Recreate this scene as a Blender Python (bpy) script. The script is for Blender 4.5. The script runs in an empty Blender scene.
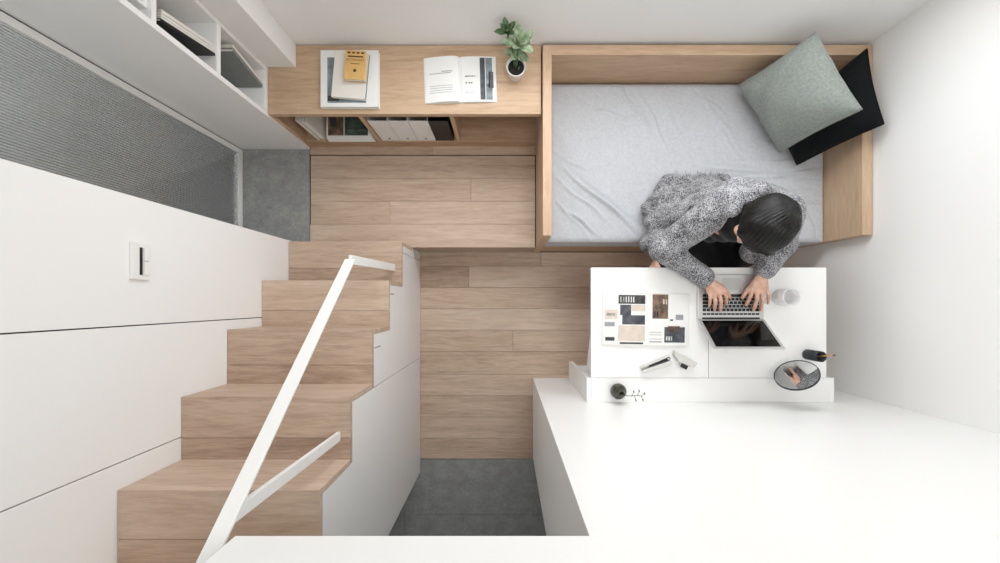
import bpy, bmesh, math, random
import numpy as np
from mathutils import Vector, Matrix
random.seed(7); np.random.seed(7)
S = bpy.context.scene
COL = S.collection
PI = math.pi

# ------------------------------------------------------------------ camera
H, F, CX, CY = 2.658, 436.0, 505.9, 302.0      # camera height, focal length in px, plumb point in px
cam_d = bpy.data.cameras.new('camera'); cam = bpy.data.objects.new('camera', cam_d); COL.objects.link(cam)
cam.location = (0, 0, H)
cam_d.sensor_width = 36; cam_d.lens = 36*F/1000
cam_d.shift_x = -(CX-500)/1000; cam_d.shift_y = (CY-281.5)/1000
cam_d.clip_start = 0.02
S.camera = cam

def P(px, py, z):
    """place measured on the photograph, at height z"""
    d = H-z
    return Vector(((px-CX)*d/F, -(py-CY)*d/F, z))

# ------------------------------------------------------------------ materials
def new_mat(name):
    m = bpy.data.materials.new(name); m.use_nodes = True
    nt = m.node_tree; b = nt.nodes['Principled BSDF']
    return m, nt, b
def lin(c):
    return tuple(((v/255)/12.92 if v/255 <= .04045 else ((v/255+.055)/1.055)**2.4) for v in c)+(1,)
def N(nt, t, **kw):
    n = nt.nodes.new(t)
    for k, v in kw.items():
        if k in n.inputs.keys(): n.inputs[k].default_value = v
        else: setattr(n, k, v)
    return n
def ramp(nt, stops):
    n = nt.nodes.new('ShaderNodeValToRGB'); e = n.color_ramp.elements
    while len(e) < len(stops): e.new(.5)
    for i, (p, c) in enumerate(stops): e[i].position = p; e[i].color = c
    return n
def coords(nt, scale=(1, 1, 1)):
    tc = N(nt, 'ShaderNodeTexCoord'); mp = N(nt, 'ShaderNodeMapping')
    mp.inputs['Scale'].default_value = scale
    nt.links.new(tc.outputs['Object'], mp.inputs['Vector'])
    return mp
def plain(name, c, rough=.5, metal=0, spec=.5, bump=0, bscale=200, mottling=0):
    m, nt, b = new_mat(name)
    b.inputs['Base Color'].default_value = lin(c); b.inputs['Roughness'].default_value = rough
    b.inputs['Metallic'].default_value = metal; b.inputs['Specular IOR Level'].default_value = spec
    mp = coords(nt)
    nz = N(nt, 'ShaderNodeTexNoise', Scale=float(bscale), Detail=3.0)
    nt.links.new(mp.outputs[0], nz.inputs['Vector'])
    if mottling:
        r = ramp(nt, [(.3, lin([v*(1-mottling) for v in c])), (.7, lin(c))])
        nt.links.new(nz.outputs['Fac'], r.inputs[0]); nt.links.new(r.outputs[0], b.inputs['Base Color'])
    if bump:
        bp = N(nt, 'ShaderNodeBump', Strength=float(bump), Distance=.002)
        nt.links.new(nz.outputs['Fac'], bp.inputs['Height']); nt.links.new(bp.outputs[0], b.inputs['Normal'])
    return m
def wood(name, dark, mid, light, axis='x', rough=.5):
    m, nt, b = new_mat(name)
    st = {'x': (1.0, 9, 9), 'y': (9, 1.0, 9), 'z': (9, 9, 1.0)}[axis]
    tc = N(nt, 'ShaderNodeTexCoord')
    at = N(nt, 'ShaderNodeAttribute'); at.attribute_name = 'tone'
    ad = N(nt, 'ShaderNodeVectorMath', operation='ADD')
    sc = N(nt, 'ShaderNodeVectorMath', operation='SCALE'); sc.inputs['Scale'].default_value = 7.3
    nt.links.new(at.outputs['Vector'], sc.inputs[0])
    nt.links.new(tc.outputs['Object'], ad.inputs[0]); nt.links.new(sc.outputs[0], ad.inputs[1])
    mp = N(nt, 'ShaderNodeMapping'); mp.inputs['Scale'].default_value = st
    nt.links.new(ad.outputs[0], mp.inputs['Vector'])
    n1 = N(nt, 'ShaderNodeTexNoise', Scale=1.6, Detail=5.0, Distortion=1.6, Roughness=.6)
    n2 = N(nt, 'ShaderNodeTexNoise', Scale=9.0, Detail=6.0, Distortion=.4, Roughness=.7)
    mp3 = N(nt, 'ShaderNodeMapping'); mp3.inputs['Scale'].default_value = tuple(v*(3 if v > 2 else 1.2) for v in st)
    nt.links.new(ad.outputs[0], mp3.inputs['Vector'])
    n3 = N(nt, 'ShaderNodeTexNoise', Scale=14.0, Detail=4.0, Roughness=.7)
    nt.links.new(mp.outputs[0], n1.inputs['Vector']); nt.links.new(mp.outputs[0], n2.inputs['Vector']); nt.links.new(mp3.outputs[0], n3.inputs['Vector'])
    mx = N(nt, 'ShaderNodeMix', data_type='FLOAT'); mx.inputs[0].default_value = .5
    nt.links.new(n1.outputs['Fac'], mx.inputs[2]); nt.links.new(n2.outputs['Fac'], mx.inputs[3])
    mx2 = N(nt, 'ShaderNodeMix', data_type='FLOAT'); mx2.inputs[0].default_value = .25
    nt.links.new(mx.outputs[0], mx2.inputs[2]); nt.links.new(n3.outputs['Fac'], mx2.inputs[3])
    # each board has its own tone
    a2 = N(nt, 'ShaderNodeMath', operation='MULTIPLY_ADD'); a2.inputs[1].default_value = .30; a2.inputs[2].default_value = -.15
    nt.links.new(at.outputs['Fac'], a2.inputs[0])
    a3 = N(nt, 'ShaderNodeMath', operation='ADD')
    nt.links.new(mx2.outputs[0], a3.inputs[0]); nt.links.new(a2.outputs[0], a3.inputs[1])
    r = ramp(nt, [(.30, lin(dark)), (.5, lin(mid)), (.68, lin(light))])
    nt.links.new(a3.outputs[0], r.inputs[0]); nt.links.new(r.outputs[0], b.inputs['Base Color'])
    b.inputs['Roughness'].default_value = rough; b.inputs['Specular IOR Level'].default_value = .35
    bp = N(nt, 'ShaderNodeBump', Strength=.12, Distance=.002)
    nt.links.new(n3.outputs['Fac'], bp.inputs['Height']); nt.links.new(bp.outputs[0], b.inputs['Normal'])
    return m
FD, FM, FL = (154, 129, 111), (196, 172, 152), (218, 198, 180)
W_FLOOR = wood('floor oak', FD, FM, FL, 'x')
W_X = wood('oak along x', (164, 132, 103), (193, 164, 136), (211, 184, 157), 'x')
W_Y = wood('oak along y', (164, 132, 103), (193, 164, 136), (211, 184, 157), 'y')
W_Z = wood('oak along z', (164, 132, 103), (193, 164, 136), (211, 184, 157), 'z')
WHITE_WALL = plain('white wall paint', (241, 241, 240), .75, bump=.05, bscale=120)
WHITE = plain('white lacquer', (241, 241, 240), .38, bump=.02, bscale=60)
WHITE_METAL = plain('white powder coat', (240, 240, 238), .4, bump=.03, bscale=400)
GAP = plain('dark joint', (28, 27, 26), .8)
BLACK_PL = plain('black plastic', (18, 18, 19), .42, bump=.1, bscale=500)
SILVER = plain('aluminium', (205, 205, 205), .35, metal=.55, bump=.02, bscale=500)
PAPER = plain('paper', (232, 232, 230), .75, bump=.1, bscale=90)
PAPER_E = plain('page edges', (222, 219, 210), .8, bump=.3, bscale=300)
INK = plain('ink', (60, 60, 62), .7)
INK_L = plain('grey ink', (150, 152, 155), .7)
CERAMIC = plain('glazed ceramic', (238, 238, 238), .22, bump=.02, bscale=40)
BRASS = plain('brass', (190, 150, 95), .35, metal=.7)
def tile_mat():
    m, nt, b = new_mat('grey concrete tile')
    mp = coords(nt)
    n1 = N(nt, 'ShaderNodeTexNoise', Scale=14.0, Detail=8.0, Roughness=.72)
    n2 = N(nt, 'ShaderNodeTexNoise', Scale=70.0, Detail=4.0, Roughness=.7)
    nt.links.new(mp.outputs[0], n1.inputs['Vector']); nt.links.new(mp.outputs[0], n2.inputs['Vector'])
    mx = N(nt, 'ShaderNodeMix', data_type='FLOAT'); mx.inputs[0].default_value = .4
    nt.links.new(n1.outputs['Fac'], mx.inputs[2]); nt.links.new(n2.outputs['Fac'], mx.inputs[3])
    r = ramp(nt, [(.3, lin((122, 123, 122))), (.5, lin((148, 149, 148))), (.72, lin((176, 177, 175)))])
    nt.links.new(mx.outputs[0], r.inputs[0]); nt.links.new(r.outputs[0], b.inputs['Base Color'])
    b.inputs['Roughness'].default_value = .6
    bp = N(nt, 'ShaderNodeBump', Strength=.15, Distance=.002)
    nt.links.new(n2.outputs['Fac'], bp.inputs['Height']); nt.links.new(bp.outputs[0], b.inputs['Normal'])
    return m
TILE = tile_mat()
def cloth_mat(name, c1, c2, scale, bump=.4, rough=.9, sheen=.2):
    m, nt, b = new_mat(name)
    mp = coords(nt)
    w1 = N(nt, 'ShaderNodeTexWave', Scale=scale, Distortion=2.0, Detail=2.0); w1.bands_direction = 'X'
    w2 = N(nt, 'ShaderNodeTexWave', Scale=scale, Distortion=2.0, Detail=2.0); w2.bands_direction = 'Y'
    nz = N(nt, 'ShaderNodeTexNoise', Scale=scale*.5, Detail=5.0, Roughness=.7)
    for n in (w1, w2, nz): nt.links.new(mp.outputs[0], n.inputs['Vector'])
    a = N(nt, 'ShaderNodeMath', operation='ADD'); nt.links.new(w1.outputs['Fac'], a.inputs[0]); nt.links.new(w2.outputs['Fac'], a.inputs[1])
    mx = N(nt, 'ShaderNodeMath', operation='MULTIPLY_ADD'); mx.inputs[1].default_value = .25
    nt.links.new(a.outputs[0], mx.inputs[0]); nt.links.new(nz.outputs['Fac'], mx.inputs[2])
    r = ramp(nt, [(.45, lin(c1)), (1.0, lin(c2))])
    nt.links.new(mx.outputs[0], r.inputs[0]); nt.links.new(r.outputs[0], b.inputs['Base Color'])
    b.inputs['Roughness'].default_value = rough; b.inputs['Sheen Weight'].default_value = sheen
    b.inputs['Specular IOR Level'].default_value = .2
    bp = N(nt, 'ShaderNodeBump', Strength=bump, Distance=.0015)
    nt.links.new(mx.outputs[0], bp.inputs['Height']); nt.links.new(bp.outputs[0], b.inputs['Normal'])
    return m
SHEET = cloth_mat('light grey linen sheet', (176, 179, 184), (202, 204, 208), 160, .25)
CUSH_G = cloth_mat('sage grey linen', (120, 126, 122), (160, 166, 161), 190, .5)
CUSH_B = cloth_mat('black velvet', (4, 7, 9), (11, 16, 18), 150, .3, .8, .04)
DRESS = cloth_mat('black dress cloth', (7, 7, 9), (14, 14, 17), 200, .3)
def knit_mat():
    m, nt, b = new_mat('salt and pepper knit')
    mp = coords(nt)
    n1 = N(nt, 'ShaderNodeTexNoise', Scale=250.0, Detail=2.0, Roughness=.55)
    n2 = N(nt, 'ShaderNodeTexNoise', Scale=22.0, Detail=2.0)
    v = N(nt, 'ShaderNodeTexVoronoi', Scale=190.0)
    for n in (n1, n2, v): nt.links.new(mp.outputs[0], n.inputs['Vector'])
    a = N(nt, 'ShaderNodeMath', operation='MULTIPLY_ADD'); a.inputs[1].default_value = .3
    nt.links.new(n2.outputs['Fac'], a.inputs[0]); nt.links.new(n1.outputs['Fac'], a.inputs[2])
    r = ramp(nt, [(.47, lin((36, 37, 40))), (.60, lin((98, 99, 103))), (.76, lin((188, 188, 191)))])
    nt.links.new(a.outputs[0], r.inputs[0]); nt.links.new(r.outputs[0], b.inputs['Base Color'])
    b.inputs['Roughness'].default_value = .95; b.inputs['Sheen Weight'].default_value = .2; b.inputs['Specular IOR Level'].default_value = .1
    bp = N(nt, 'ShaderNodeBump', Strength=.7, Distance=.004)
    nt.links.new(v.outputs['Distance'], bp.inputs['Height']); nt.links.new(bp.outputs[0], b.inputs['Normal'])
    return m
KNIT = knit_mat()
def skin_mat():
    m, nt, b = new_mat('skin')
    mp = coords(nt)
    nz = N(nt, 'ShaderNodeTexNoise', Scale=45.0, Detail=4.0); nt.links.new(mp.outputs[0], nz.inputs['Vector'])
    r = ramp(nt, [(.35, lin((206, 160, 138))), (.65, lin((226, 186, 166)))])
    nt.links.new(nz.outputs['Fac'], r.inputs[0])
    at = N(nt, 'ShaderNodeAttribute'); at.attribute_name = 'paint'
    mx = N(nt, 'ShaderNodeMix', data_type='RGBA')
    nt.links.new(at.outputs['Alpha'], mx.inputs[0]); nt.links.new(r.outputs[0], mx.inputs[6]); nt.links.new(at.outputs['Color'], mx.inputs[7])
    nt.links.new(mx.outputs[2], b.inputs['Base Color'])
    b.inputs['Roughness'].default_value = .5; b.inputs['Subsurface Weight'].default_value = .12
    b.inputs['Subsurface Radius'].default_value = (.01, .004, .002)
    return m
SKIN = skin_mat()
def hair_mat():
    m, nt, b = new_mat('black hair')
    at = N(nt, 'ShaderNodeAttribute'); at.attribute_name = 'strand'
    w = N(nt, 'ShaderNodeTexNoise', Scale=1.0, Detail=6.0, Roughness=.7)
    nt.links.new(at.outputs['Vector'], w.inputs['Vector'])
    r = ramp(nt, [(.3, lin((5, 5, 5))), (.7, lin((20, 17, 16)))])
    nt.links.new(w.outputs['Fac'], r.inputs[0]); nt.links.new(r.outputs[0], b.inputs['Base Color'])
    b.inputs['Roughness'].default_value = .27; b.inputs['Specular IOR Level'].default_value = .30
    bp = N(nt, 'ShaderNodeBump', Strength=.55, Distance=.003)
    nt.links.new(w.outputs['Fac'], bp.inputs['Height']); nt.links.new(bp.outputs[0], b.inputs['Normal'])
    return m
HAIR = hair_mat()
def leaf_mat(name, c1, c2):
    m, nt, b = new_mat(name)
    mp = coords(nt); nz = N(nt, 'ShaderNodeTexNoise', Scale=40.0, Detail=4.0); nt.links.new(mp.outputs[0], nz.inputs['Vector'])
    r = ramp(nt, [(.35, lin(c1)), (.65, lin(c2))]); nt.links.new(nz.outputs['Fac'], r.inputs[0])
    nt.links.new(r.outputs[0], b.inputs['Base Color']); b.inputs['Roughness'].default_value = .5
    return m
LEAF = leaf_mat('pale succulent leaf', (104, 126, 94), (172, 188, 156))
LEAF_D = leaf_mat('dark succulent leaf', (52, 78, 48), (96, 122, 84))
SOIL = plain('potting soil', (38, 32, 27), .95, bump=1, bscale=120, mottling=.5)
def glass_mat():
    m, nt, b = new_mat('reeded glass')
    mp = coords(nt); nz = N(nt, 'ShaderNodeTexNoise', Scale=8.0); nt.links.new(mp.outputs[0], nz.inputs['Vector'])
    mr = N(nt, 'ShaderNodeMapRange'); mr.inputs['To Min'].default_value = .05; mr.inputs['To Max'].default_value = .08
    nt.links.new(nz.outputs['Fac'], mr.inputs['Value']); nt.links.new(mr.outputs[0], b.inputs['Roughness'])
    b.inputs['Base Color'].default_value = (.72, .74, .75, 1)
    b.inputs['Transmission Weight'].default_value = .86; b.inputs['IOR'].default_value = 1.6
    return m
REEDED = glass_mat()
def vase_mat():
    m, nt, b = new_mat('smoked glass')
    mp = coords(nt); nz = N(nt, 'ShaderNodeTexNoise', Scale=30.0); nt.links.new(mp.outputs[0], nz.inputs['Vector'])
    r = ramp(nt, [(.3, lin((58, 60, 50))), (.7, lin((84, 84, 70)))]); nt.links.new(nz.outputs['Fac'], r.inputs[0])
    nt.links.new(r.outputs[0], b.inputs['Base Color']); b.inputs['Roughness'].default_value = .12; b.inputs['Transmission Weight'].default_value = .25
    return m
SMOKED = vase_mat()
MIRROR = plain('mirror glass', (240, 242, 241), .01, metal=1)
SCREEN = plain('dark glossy screen', (8, 8, 9), .08, mottling=.3, bscale=9)
YELLOW = plain('ochre cover', (222, 180, 112), .6, bump=.05, mottling=.08, bscale=20)
CREAM = plain('cream cover', (226, 222, 214), .65, bump=.05)
GREYCOV = plain('grey cover', (140, 145, 143), .6, bump=.05, mottling=.1, bscale=30)
BLUEGR = plain('blue grey print', (150, 162, 168), .6, mottling=.35, bscale=25)
PHOTO_A = plain('dark photo print', (84, 80, 82), .5, mottling=.6, bscale=60)
PHOTO_B = plain('brown photo print', (140, 112, 92), .5, mottling=.55, bscale=40)
PHOTO_C = plain('slate photo print', (88, 92, 100), .5, mottling=.5, bscale=35)
PHOTO_D = plain('beige photo print', (224, 210, 198), .6, mottling=.08, bscale=25)
PHOTO_G = plain('green photo print', (86, 104, 96), .5, mottling=.5, bscale=45)
NAVY = plain('dark slate plastic', (38, 42, 48), .5, bump=.1, bscale=300)
TWIG = plain('dry twig', (70, 58, 44), .8, bump=.3)

# ------------------------------------------------------------------ mesh helpers
class MB:
    def __init__(s): s.v = []; s.f = []; s.m = []; s.t = []; s.sm = []
    def add(s, vs, fs, mat=0, tone=.5, smooth=False):
        o = len(s.v); s.v += [tuple(v) for v in vs]
        for f in fs: s.f.append(tuple(i+o for i in f)); s.m.append(mat); s.t.append(tone); s.sm.append(smooth)
        return s
    def box(s, x0, x1, y0, y1, z0, z1, mat=0, tone=.5):
        x0, x1 = min(x0, x1), max(x0, x1); y0, y1 = min(y0, y1), max(y0, y1); z0, z1 = min(z0, z1), max(z0, z1)
        vs = [(x, y, z) for z in (z0, z1) for y in (y0, y1) for x in (x0, x1)]
        return s.add(vs, [(0, 2, 3, 1), (4, 5, 7, 6), (0, 1, 5, 4), (2, 6, 7, 3), (0, 4, 6, 2), (1, 3, 7, 5)], mat, tone)
    def obox(s, c, ax, ay, az, hx, hy, hz, mat=0, tone=.5):
        c, ax, ay, az = map(Vector, (c, ax, ay, az))
        vs = [c+ax*hx*i+ay*hy*j+az*hz*k for k in (-1, 1) for j in (-1, 1) for i in (-1, 1)]
        return s.add(vs, [(0, 2, 3, 1), (4, 5, 7, 6), (0, 1, 5, 4), (2, 6, 7, 3), (0, 4, 6, 2), (1, 3, 7, 5)], mat, tone)
    def prism(s, pts, axis, a0, a1, mat=0, tone=.5):
        """closed outline pts (2-D, counter-clockwise) pushed along an axis"""
        def mk(p, a):
            return {'x': (a, p[0], p[1]), 'y': (p[0], a, p[1]), 'z': (p[0], p[1], a)}[axis]
        n = len(pts); vs = [mk(p, a0) for p in pts]+[mk(p, a1) for p in pts]
        fs = [tuple(range(n))[::-1], tuple(range(n, 2*n))]+[(i, (i+1) % n, n+(i+1) % n, n+i) for i in range(n)]
        return s.add(vs, fs, mat, tone)
    def lathe(s, prof, c=(0, 0, 0), n=32, mat=0, M=None, smooth=True):
        vs = []; fs = []
        for r, z in prof:
            for i in range(n):
                a = 2*PI*i/n; p = Vector((r*math.cos(a), r*math.sin(a), z))
                if M is not None: p = M @ p
                vs.append(p+Vector(c))
        for k in range(len(prof)-1):
            for i in range(n):
                fs.append((k*n+i, k*n+(i+1) % n, (k+1)*n+(i+1) % n, (k+1)*n+i))
        if prof[0][0] > 1e-6: fs.append(tuple(range(n))[::-1])
        if prof[-1][0] > 1e-6: fs.append(tuple((len(prof)-1)*n+i for i in range(n)))
        return s.add(vs, fs, mat, .5, smooth)
    def tube(s, pts, rad, n=10, mat=0):
        pts = [Vector(p) for p in pts]; vs = []; fs = []
        rr = rad if isinstance(rad, (list, tuple)) else [rad]*len(pts)
        up = Vector((.31, .21, .93))
        for i, p in enumerate(pts):
            t = (pts[min(i+1, len(pts)-1)]-pts[max(i-1, 0)]).normalized()
            a = t.cross(up).normalized(); b = t.cross(a)
            for k in range(n):
                w = 2*PI*k/n; vs.append(p+a*rr[i]*math.cos(w)+b*rr[i]*math.sin(w))
        for i in range(len(pts)-1):
            for k in range(n):
                fs.append((i*n+k, (i+1)*n+k, (i+1)*n+(k+1) % n, i*n+(k+1) % n))
        fs.append(tuple(range(n))); fs.append(tuple((len(pts)-1)*n+k for k in range(n))[::-1])
        return s.add(vs, fs, mat, .5, True)
    def grid(s, fn, nu, nv, mat=0, tone=.5, smooth=True):
        vs = [fn(i/nu, j/nv) for j in range(nv+1) for i in range(nu+1)]
        fs = [(j*(nu+1)+i, j*(nu+1)+i+1, (j+1)*(nu+1)+i+1, (j+1)*(nu+1)+i) for j in range(nv) for i in range(nu)]
        return s.add(vs, fs, mat, tone, smooth)

def wloc(o):
    v = Vector((0, 0, 0))
    while o is not None: v += o.location; o = o.parent
    return v
def link(name, mb, mats, parent=None, bevel=0, local=False, fix=False):
    me = bpy.data.meshes.new(name)
    off = Vector((0, 0, 0)) if (parent is None or local) else wloc(parent)
    me.from_pydata([tuple(Vector(v)-off) for v in mb.v], [], mb.f)
    mats = mats if isinstance(mats, (list, tuple)) else [mats]
    for m in mats: me.materials.append(m)
    me.polygons.foreach_set('material_index', mb.m)
    me.polygons.foreach_set('use_smooth', mb.sm)
    at = me.attributes.new('tone', 'FLOAT', 'FACE'); at.data.foreach_set('value', mb.t)
    if fix:
        bm = bmesh.new(); bm.from_mesh(me); bmesh.ops.recalc_face_normals(bm, faces=bm.faces); bm.to_mesh(me); bm.free()
    me.update()
    o = bpy.data.objects.new(name, me); COL.objects.link(o)
    if parent is not None: o.parent = parent
    if bevel:
        b = o.modifiers.new('bevel', 'BEVEL'); b.width = bevel; b.segments = 2; b.limit_method = 'ANGLE'; b.angle_limit = .7
    return o
def tag(o, label=None, cat=None, group=None, kind=None):
    if label: o['label'] = label
    if cat: o['category'] = cat
    if group: o['group'] = group
    if kind: o['kind'] = kind
    return o
def thing(name, label, cat, loc=(0, 0, 0), rz=0, group=None):
    o = bpy.data.objects.new(name, None); COL.objects.link(o); o.empty_display_size = .05
    o.location = loc; o.rotation_euler = (0, 0, rz)
    return tag(o, label, cat, group)
def dup(root, loc=None, rz=None, label=None):
    def cp(o, par):
        c = o.copy(); COL.objects.link(c)
        if par is not None: c.parent = par
        for ch in o.children: cp(ch, c)
        return c
    r = cp(root, None)
    if loc is not None: r.location = loc
    if rz is not None: r.rotation_euler = (0, 0, rz)
    if label: r['label'] = label
    return r
def struct(name, mb, mats, label, cat, bevel=0, fix=False):
    return tag(link(name, mb, mats, None, bevel, fix=fix), label, cat, None, 'structure')

# ------------------------------------------------------------------ measured layout (metres)
XL, XR = -1.0865, -0.521              # stair: wall side, open side
XW, YB, YP = 1.66, 1.177, -0.445      # right wall, back wall, partition front
XD = -1.458                           # door plane
YJ0, YJ1 = 0.309, 0.846               # door opening along the left wall
ZPL = 0.24                            # raised platform
XF = .1665
ZT = {n: 1.44-.24*(n-1) for n in range(-1, 6)}      # tread heights, 1 = topmost in view, 5 = lowest
YR = {5: .303, 4: .0965, 3: -.107, 2: -.317, 1: -.5257, 0: -.735, -1: -.945}   # riser lines
CEIL = 3.4

# ------------------------------------------------------------------ setting
def planks(mb, rows, x0, x1, zt, th, mat=0, gap=.0012):
    for (ya, yb, joints, tones) in rows:
        xs = [x0]+list(joints)+[x1]
        for i in range(len(xs)-1):
            mb.box(xs[i]+gap/2, xs[i+1]-gap/2, min(ya, yb)+gap/2, max(ya, yb)-gap/2, zt-th, zt, mat, tones[i % len(tones)])
fx = lambda px: (px-CX)*H/F
mb = MB()
yb = [.303, .2188, .0888, -.0412, -.1712, -.3012, -.4412, -.571, -.701, -.831, -.956]
jn = [[fx(541)], [fx(469)], [], [], [fx(513)], [], [.4], [.2], [], []]
tn = [[.35, .6], [.15, .62], [.5], [.75], [.45, .5], [.4], [.6], [.5], [.65], [.45]]
for i in range(10):
    planks(mb, [(yb[i], yb[i+1], [j for j in jn[i]], tn[i])], XR-.017, XW if i < 6 else .9, 0, .02)
mb.box(XR-.017, XW, yb[10]+.001, .303, -.08, -.0201, 1); mb.box(XF+.001, XW, .3031, .45, -.08, -.0001, 1)
struct('floor', mb, [W_FLOOR, GAP], 'lower oak plank floor between the stairs and the white desk', 'floor', .0008)
mb = MB()
ty = [-.958, -1.298, -1.9, -2.1]; tx = [-1.2, -.62, .9]
for a in range(3):
    for b in range(2):
        mb.box(tx[b]+.001, tx[b+1]-.001, ty[a]-.001, ty[a+1]+.001, -.02, 0)
mb.box(-1.2, .9, -2.1, -.957, -.08, -.0201, 1)
struct('floor_entry', mb, [TILE, plain('grout', (92, 94, 95), .9)], 'dark grey tiled entry floor under the loft', 'floor', .0008)
# platform: planks with a dark gap round the lift-up panel, front board
px2 = lambda px: (px-CX)*(H-ZPL)/F
mb = MB()
py2 = [.303, .432, .559, .6865, .8115]
planks(mb, [(py2[0], py2[1], [], [.72])], XL, XF-.004, ZPL, .02)
planks(mb, [(py2[1], py2[2], [px2(390)], [.55, .68])], XL+.004, XF-.004, ZPL, .02)
planks(mb, [(py2[2], py2[3], [px2(471)], [.5, .62])], XL+.004, XF-.004, ZPL, .02)
planks(mb, [(py2[3], py2[4], [], [.45])], XL+.004, XF-.004, ZPL, .02)
planks(mb, [(.8165, .87, [px2(433)], [.4, .5])], XL, XF, ZPL, .02)
mb.box(XL, XF, .3051, .87, .0005, ZPL-.0202, 1)
mb.box(XR, XF, .2831+.02, .305, .0005, ZPL-.0202, 0, .3)
struct('floor_platform', mb, [W_FLOOR, GAP], 'raised oak plank platform in front of the long wooden shelf', 'floor', .0008)
mb = MB(); mb.box(-1.49, XL-.003, YJ0-.3, YJ1+.05, .15, ZPL); mb.box(-2.6, -1.4905, YJ0-.3, YJ1+.05, .15, ZPL, 1)
struct('floor_bathroom', mb, [TILE, plain('darkened bathroom floor', (52, 54, 55), .5, mottling=.3, bscale=25)], 'grey stone threshold in front of the reeded glass door', 'floor', .001)  # floor behind the door coloured darker so the lower glass fades to dark

# left wall beside the stairs: tall white panels with fine joints
mb = MB()
seams = [YJ0, -.069, -.4525, -.836, -1.22, -2.1]
for i in range(5):
    mb.box(-1.45, XL, seams[i+1]+(.0018 if i < 4 else 0), seams[i]-(.0018 if i else 0), 0, CEIL)
mb.box(-1.44, XL-.012, -2.1, YJ0-.05, 0, CEIL, 1)
struct('wall_left', mb, [WHITE_WALL, GAP], 'white panelled wall beside the wooden stairs', 'wall', .0012)
mb = MB()
WX0, WX1, WZ0, WZ1 = -.45, 1.28, 1.10, 1.85
T = .16
mb.box(-2.6, WX0, YB, YB+T, 0, CEIL); mb.box(WX1, XW+.2, YB, YB+T, 0, CEIL)
mb.box(WX0, WX1, YB, YB+T, 0, WZ0); mb.box(WX0, WX1, YB, YB+T, WZ1, CEIL)
struct('wall_back', mb, [WHITE_WALL], 'white wall behind the daybed and the wooden shelf', 'wall')
mb = MB()
for a, b, c, d in ((WX0, WX0+.05, WZ0, WZ1), (WX1-.05, WX1, WZ0, WZ1), (WX0+.05, WX1-.05, WZ0, WZ0+.05), (WX0+.05, WX1-.05, WZ1-.05, WZ1), (.42, .47, WZ0+.05, WZ1-.05)):
    mb.box(a, b, YB+.06, YB+.11, c, d)
struct('window_1', mb, [WHITE_METAL], 'wide white framed window high above the daybed', 'window', .003)
mb = MB(); mb.box(XW, XW+.15, -2.1, YB, 0, CEIL)
struct('wall_right', mb, [WHITE_WALL], 'plain white wall beyond the headboard and the desk', 'wall')
mb = MB(); mb.box(-2.6, XW+.15, -2.25, -2.1, 0, CEIL)
struct('wall_front', mb, [WHITE_WALL], 'white wall at the far end of the loft', 'wall')
mb = MB(); mb.box(-2.6, XW+.2, -2.25, YB+T, CEIL, CEIL+.1)
struct('ceiling', mb, [WHITE_WALL], 'white ceiling over the whole room', 'ceiling')
# partition under the loft, raised over a set-back plinth
mb = MB(); mb.box(.1587, XW, -.9185, YP, .10, 1.827); mb.box(.20, XW, -.88, YP-.05, 0, .10, 1)
struct('wall_partition', mb, [WHITE, WHITE_WALL], 'tall white cupboard wall holding up the loft behind the desk', 'wall', .0015)
mb = MB(); mb.box(-.516, XW, -2.1, YP, 1.827, 2.06)
struct('floor_loft', mb, [WHITE], 'white edge of the loft floor along the bottom of the view', 'loft floor', .002)
# column on the end of the wooden shelf
mb = MB(); mb.box(-1.455, -.958, 1.071, YB, .6675, CEIL)
struct('wall_column', mb, [WHITE_WALL], 'white boxed column standing in the corner above the wooden shelf', 'column', .002)
# bathroom behind the door
mb = MB()
BR = 1
mb.box(-2.6, -2.5, YJ0-.3, YJ1+.05, ZPL, 2.5); mb.box(-2.5, -1.49, YJ0-.3, YJ0-.2, ZPL, 2.5); mb.box(-2.5, -1.49, YJ1, YJ1+.05, ZPL, 2.5); mb.box(-2.6, -1.455, YJ0-.3, YJ1+.05, 2.5, 2.6)
struct('wall_bathroom', mb, [plain('pale bathroom tile', (205, 207, 207), .5, bump=.1)], 'grey tiled bathroom walls dimly seen through the reeded glass', 'wall')

# sliding door
door = thing('door_1', 'sliding door of vertically reeded grey glass in a slim white frame', 'door', (XD, (YJ0+YJ1)/2, ZPL)); door['kind'] = 'structure'
mb = MB()
d0, d1 = XD-.026, XD
mb.box(d0, d1, YJ1-.032, YJ1-.0055, ZPL+.002, 2.4); mb.box(d0, d1, YJ0-.05, YJ0-.02, ZPL+.002, 2.4)
mb.box(d0, d1, YJ0-.02, YJ1-.032, ZPL+.002, ZPL+.035); mb.box(d0, d1, YJ0-.02, YJ1-.032, 2.36, 2.4)
link('door_frame', mb, WHITE_METAL, door, .001)
mb = MB(); mb.box(d0, d1-.004, YJ1-.0054, YJ1-.0005, ZPL+.002, 2.4); tag(link('gap_strip', mb, GAP, door), 'dark strip standing in for the shaded gap beside the jamb')  # dark strip painted in for the shade of the door gap
mb = MB()
ny = 57; sub = 8
ys = np.linspace(YJ0-.02, YJ1-.032, ny*sub+1)
fr = [(XD-.008+.0045*abs(math.sin(PI*i/sub)), y) for i, y in enumerate(ys)]
bk = [(XD-.013, y) for y in ys]
vs = []; fs = []
for (x, y) in fr: vs += [(x, y, ZPL+.035), (x, y, 2.36)]
n0 = len(vs)
for (x, y) in bk: vs += [(x, y, ZPL+.035), (x, y, 2.36)]
for i in range(len(ys)-1):
    fs.append((2*i, 2*i+2, 2*i+3, 2*i+1)); fs.append((n0+2*i, n0+2*i+1, n0+2*i+3, n0+2*i+2))
mb.add(vs, fs, 0, .5, False)
link('pane', mb, REEDED, door)

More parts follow.
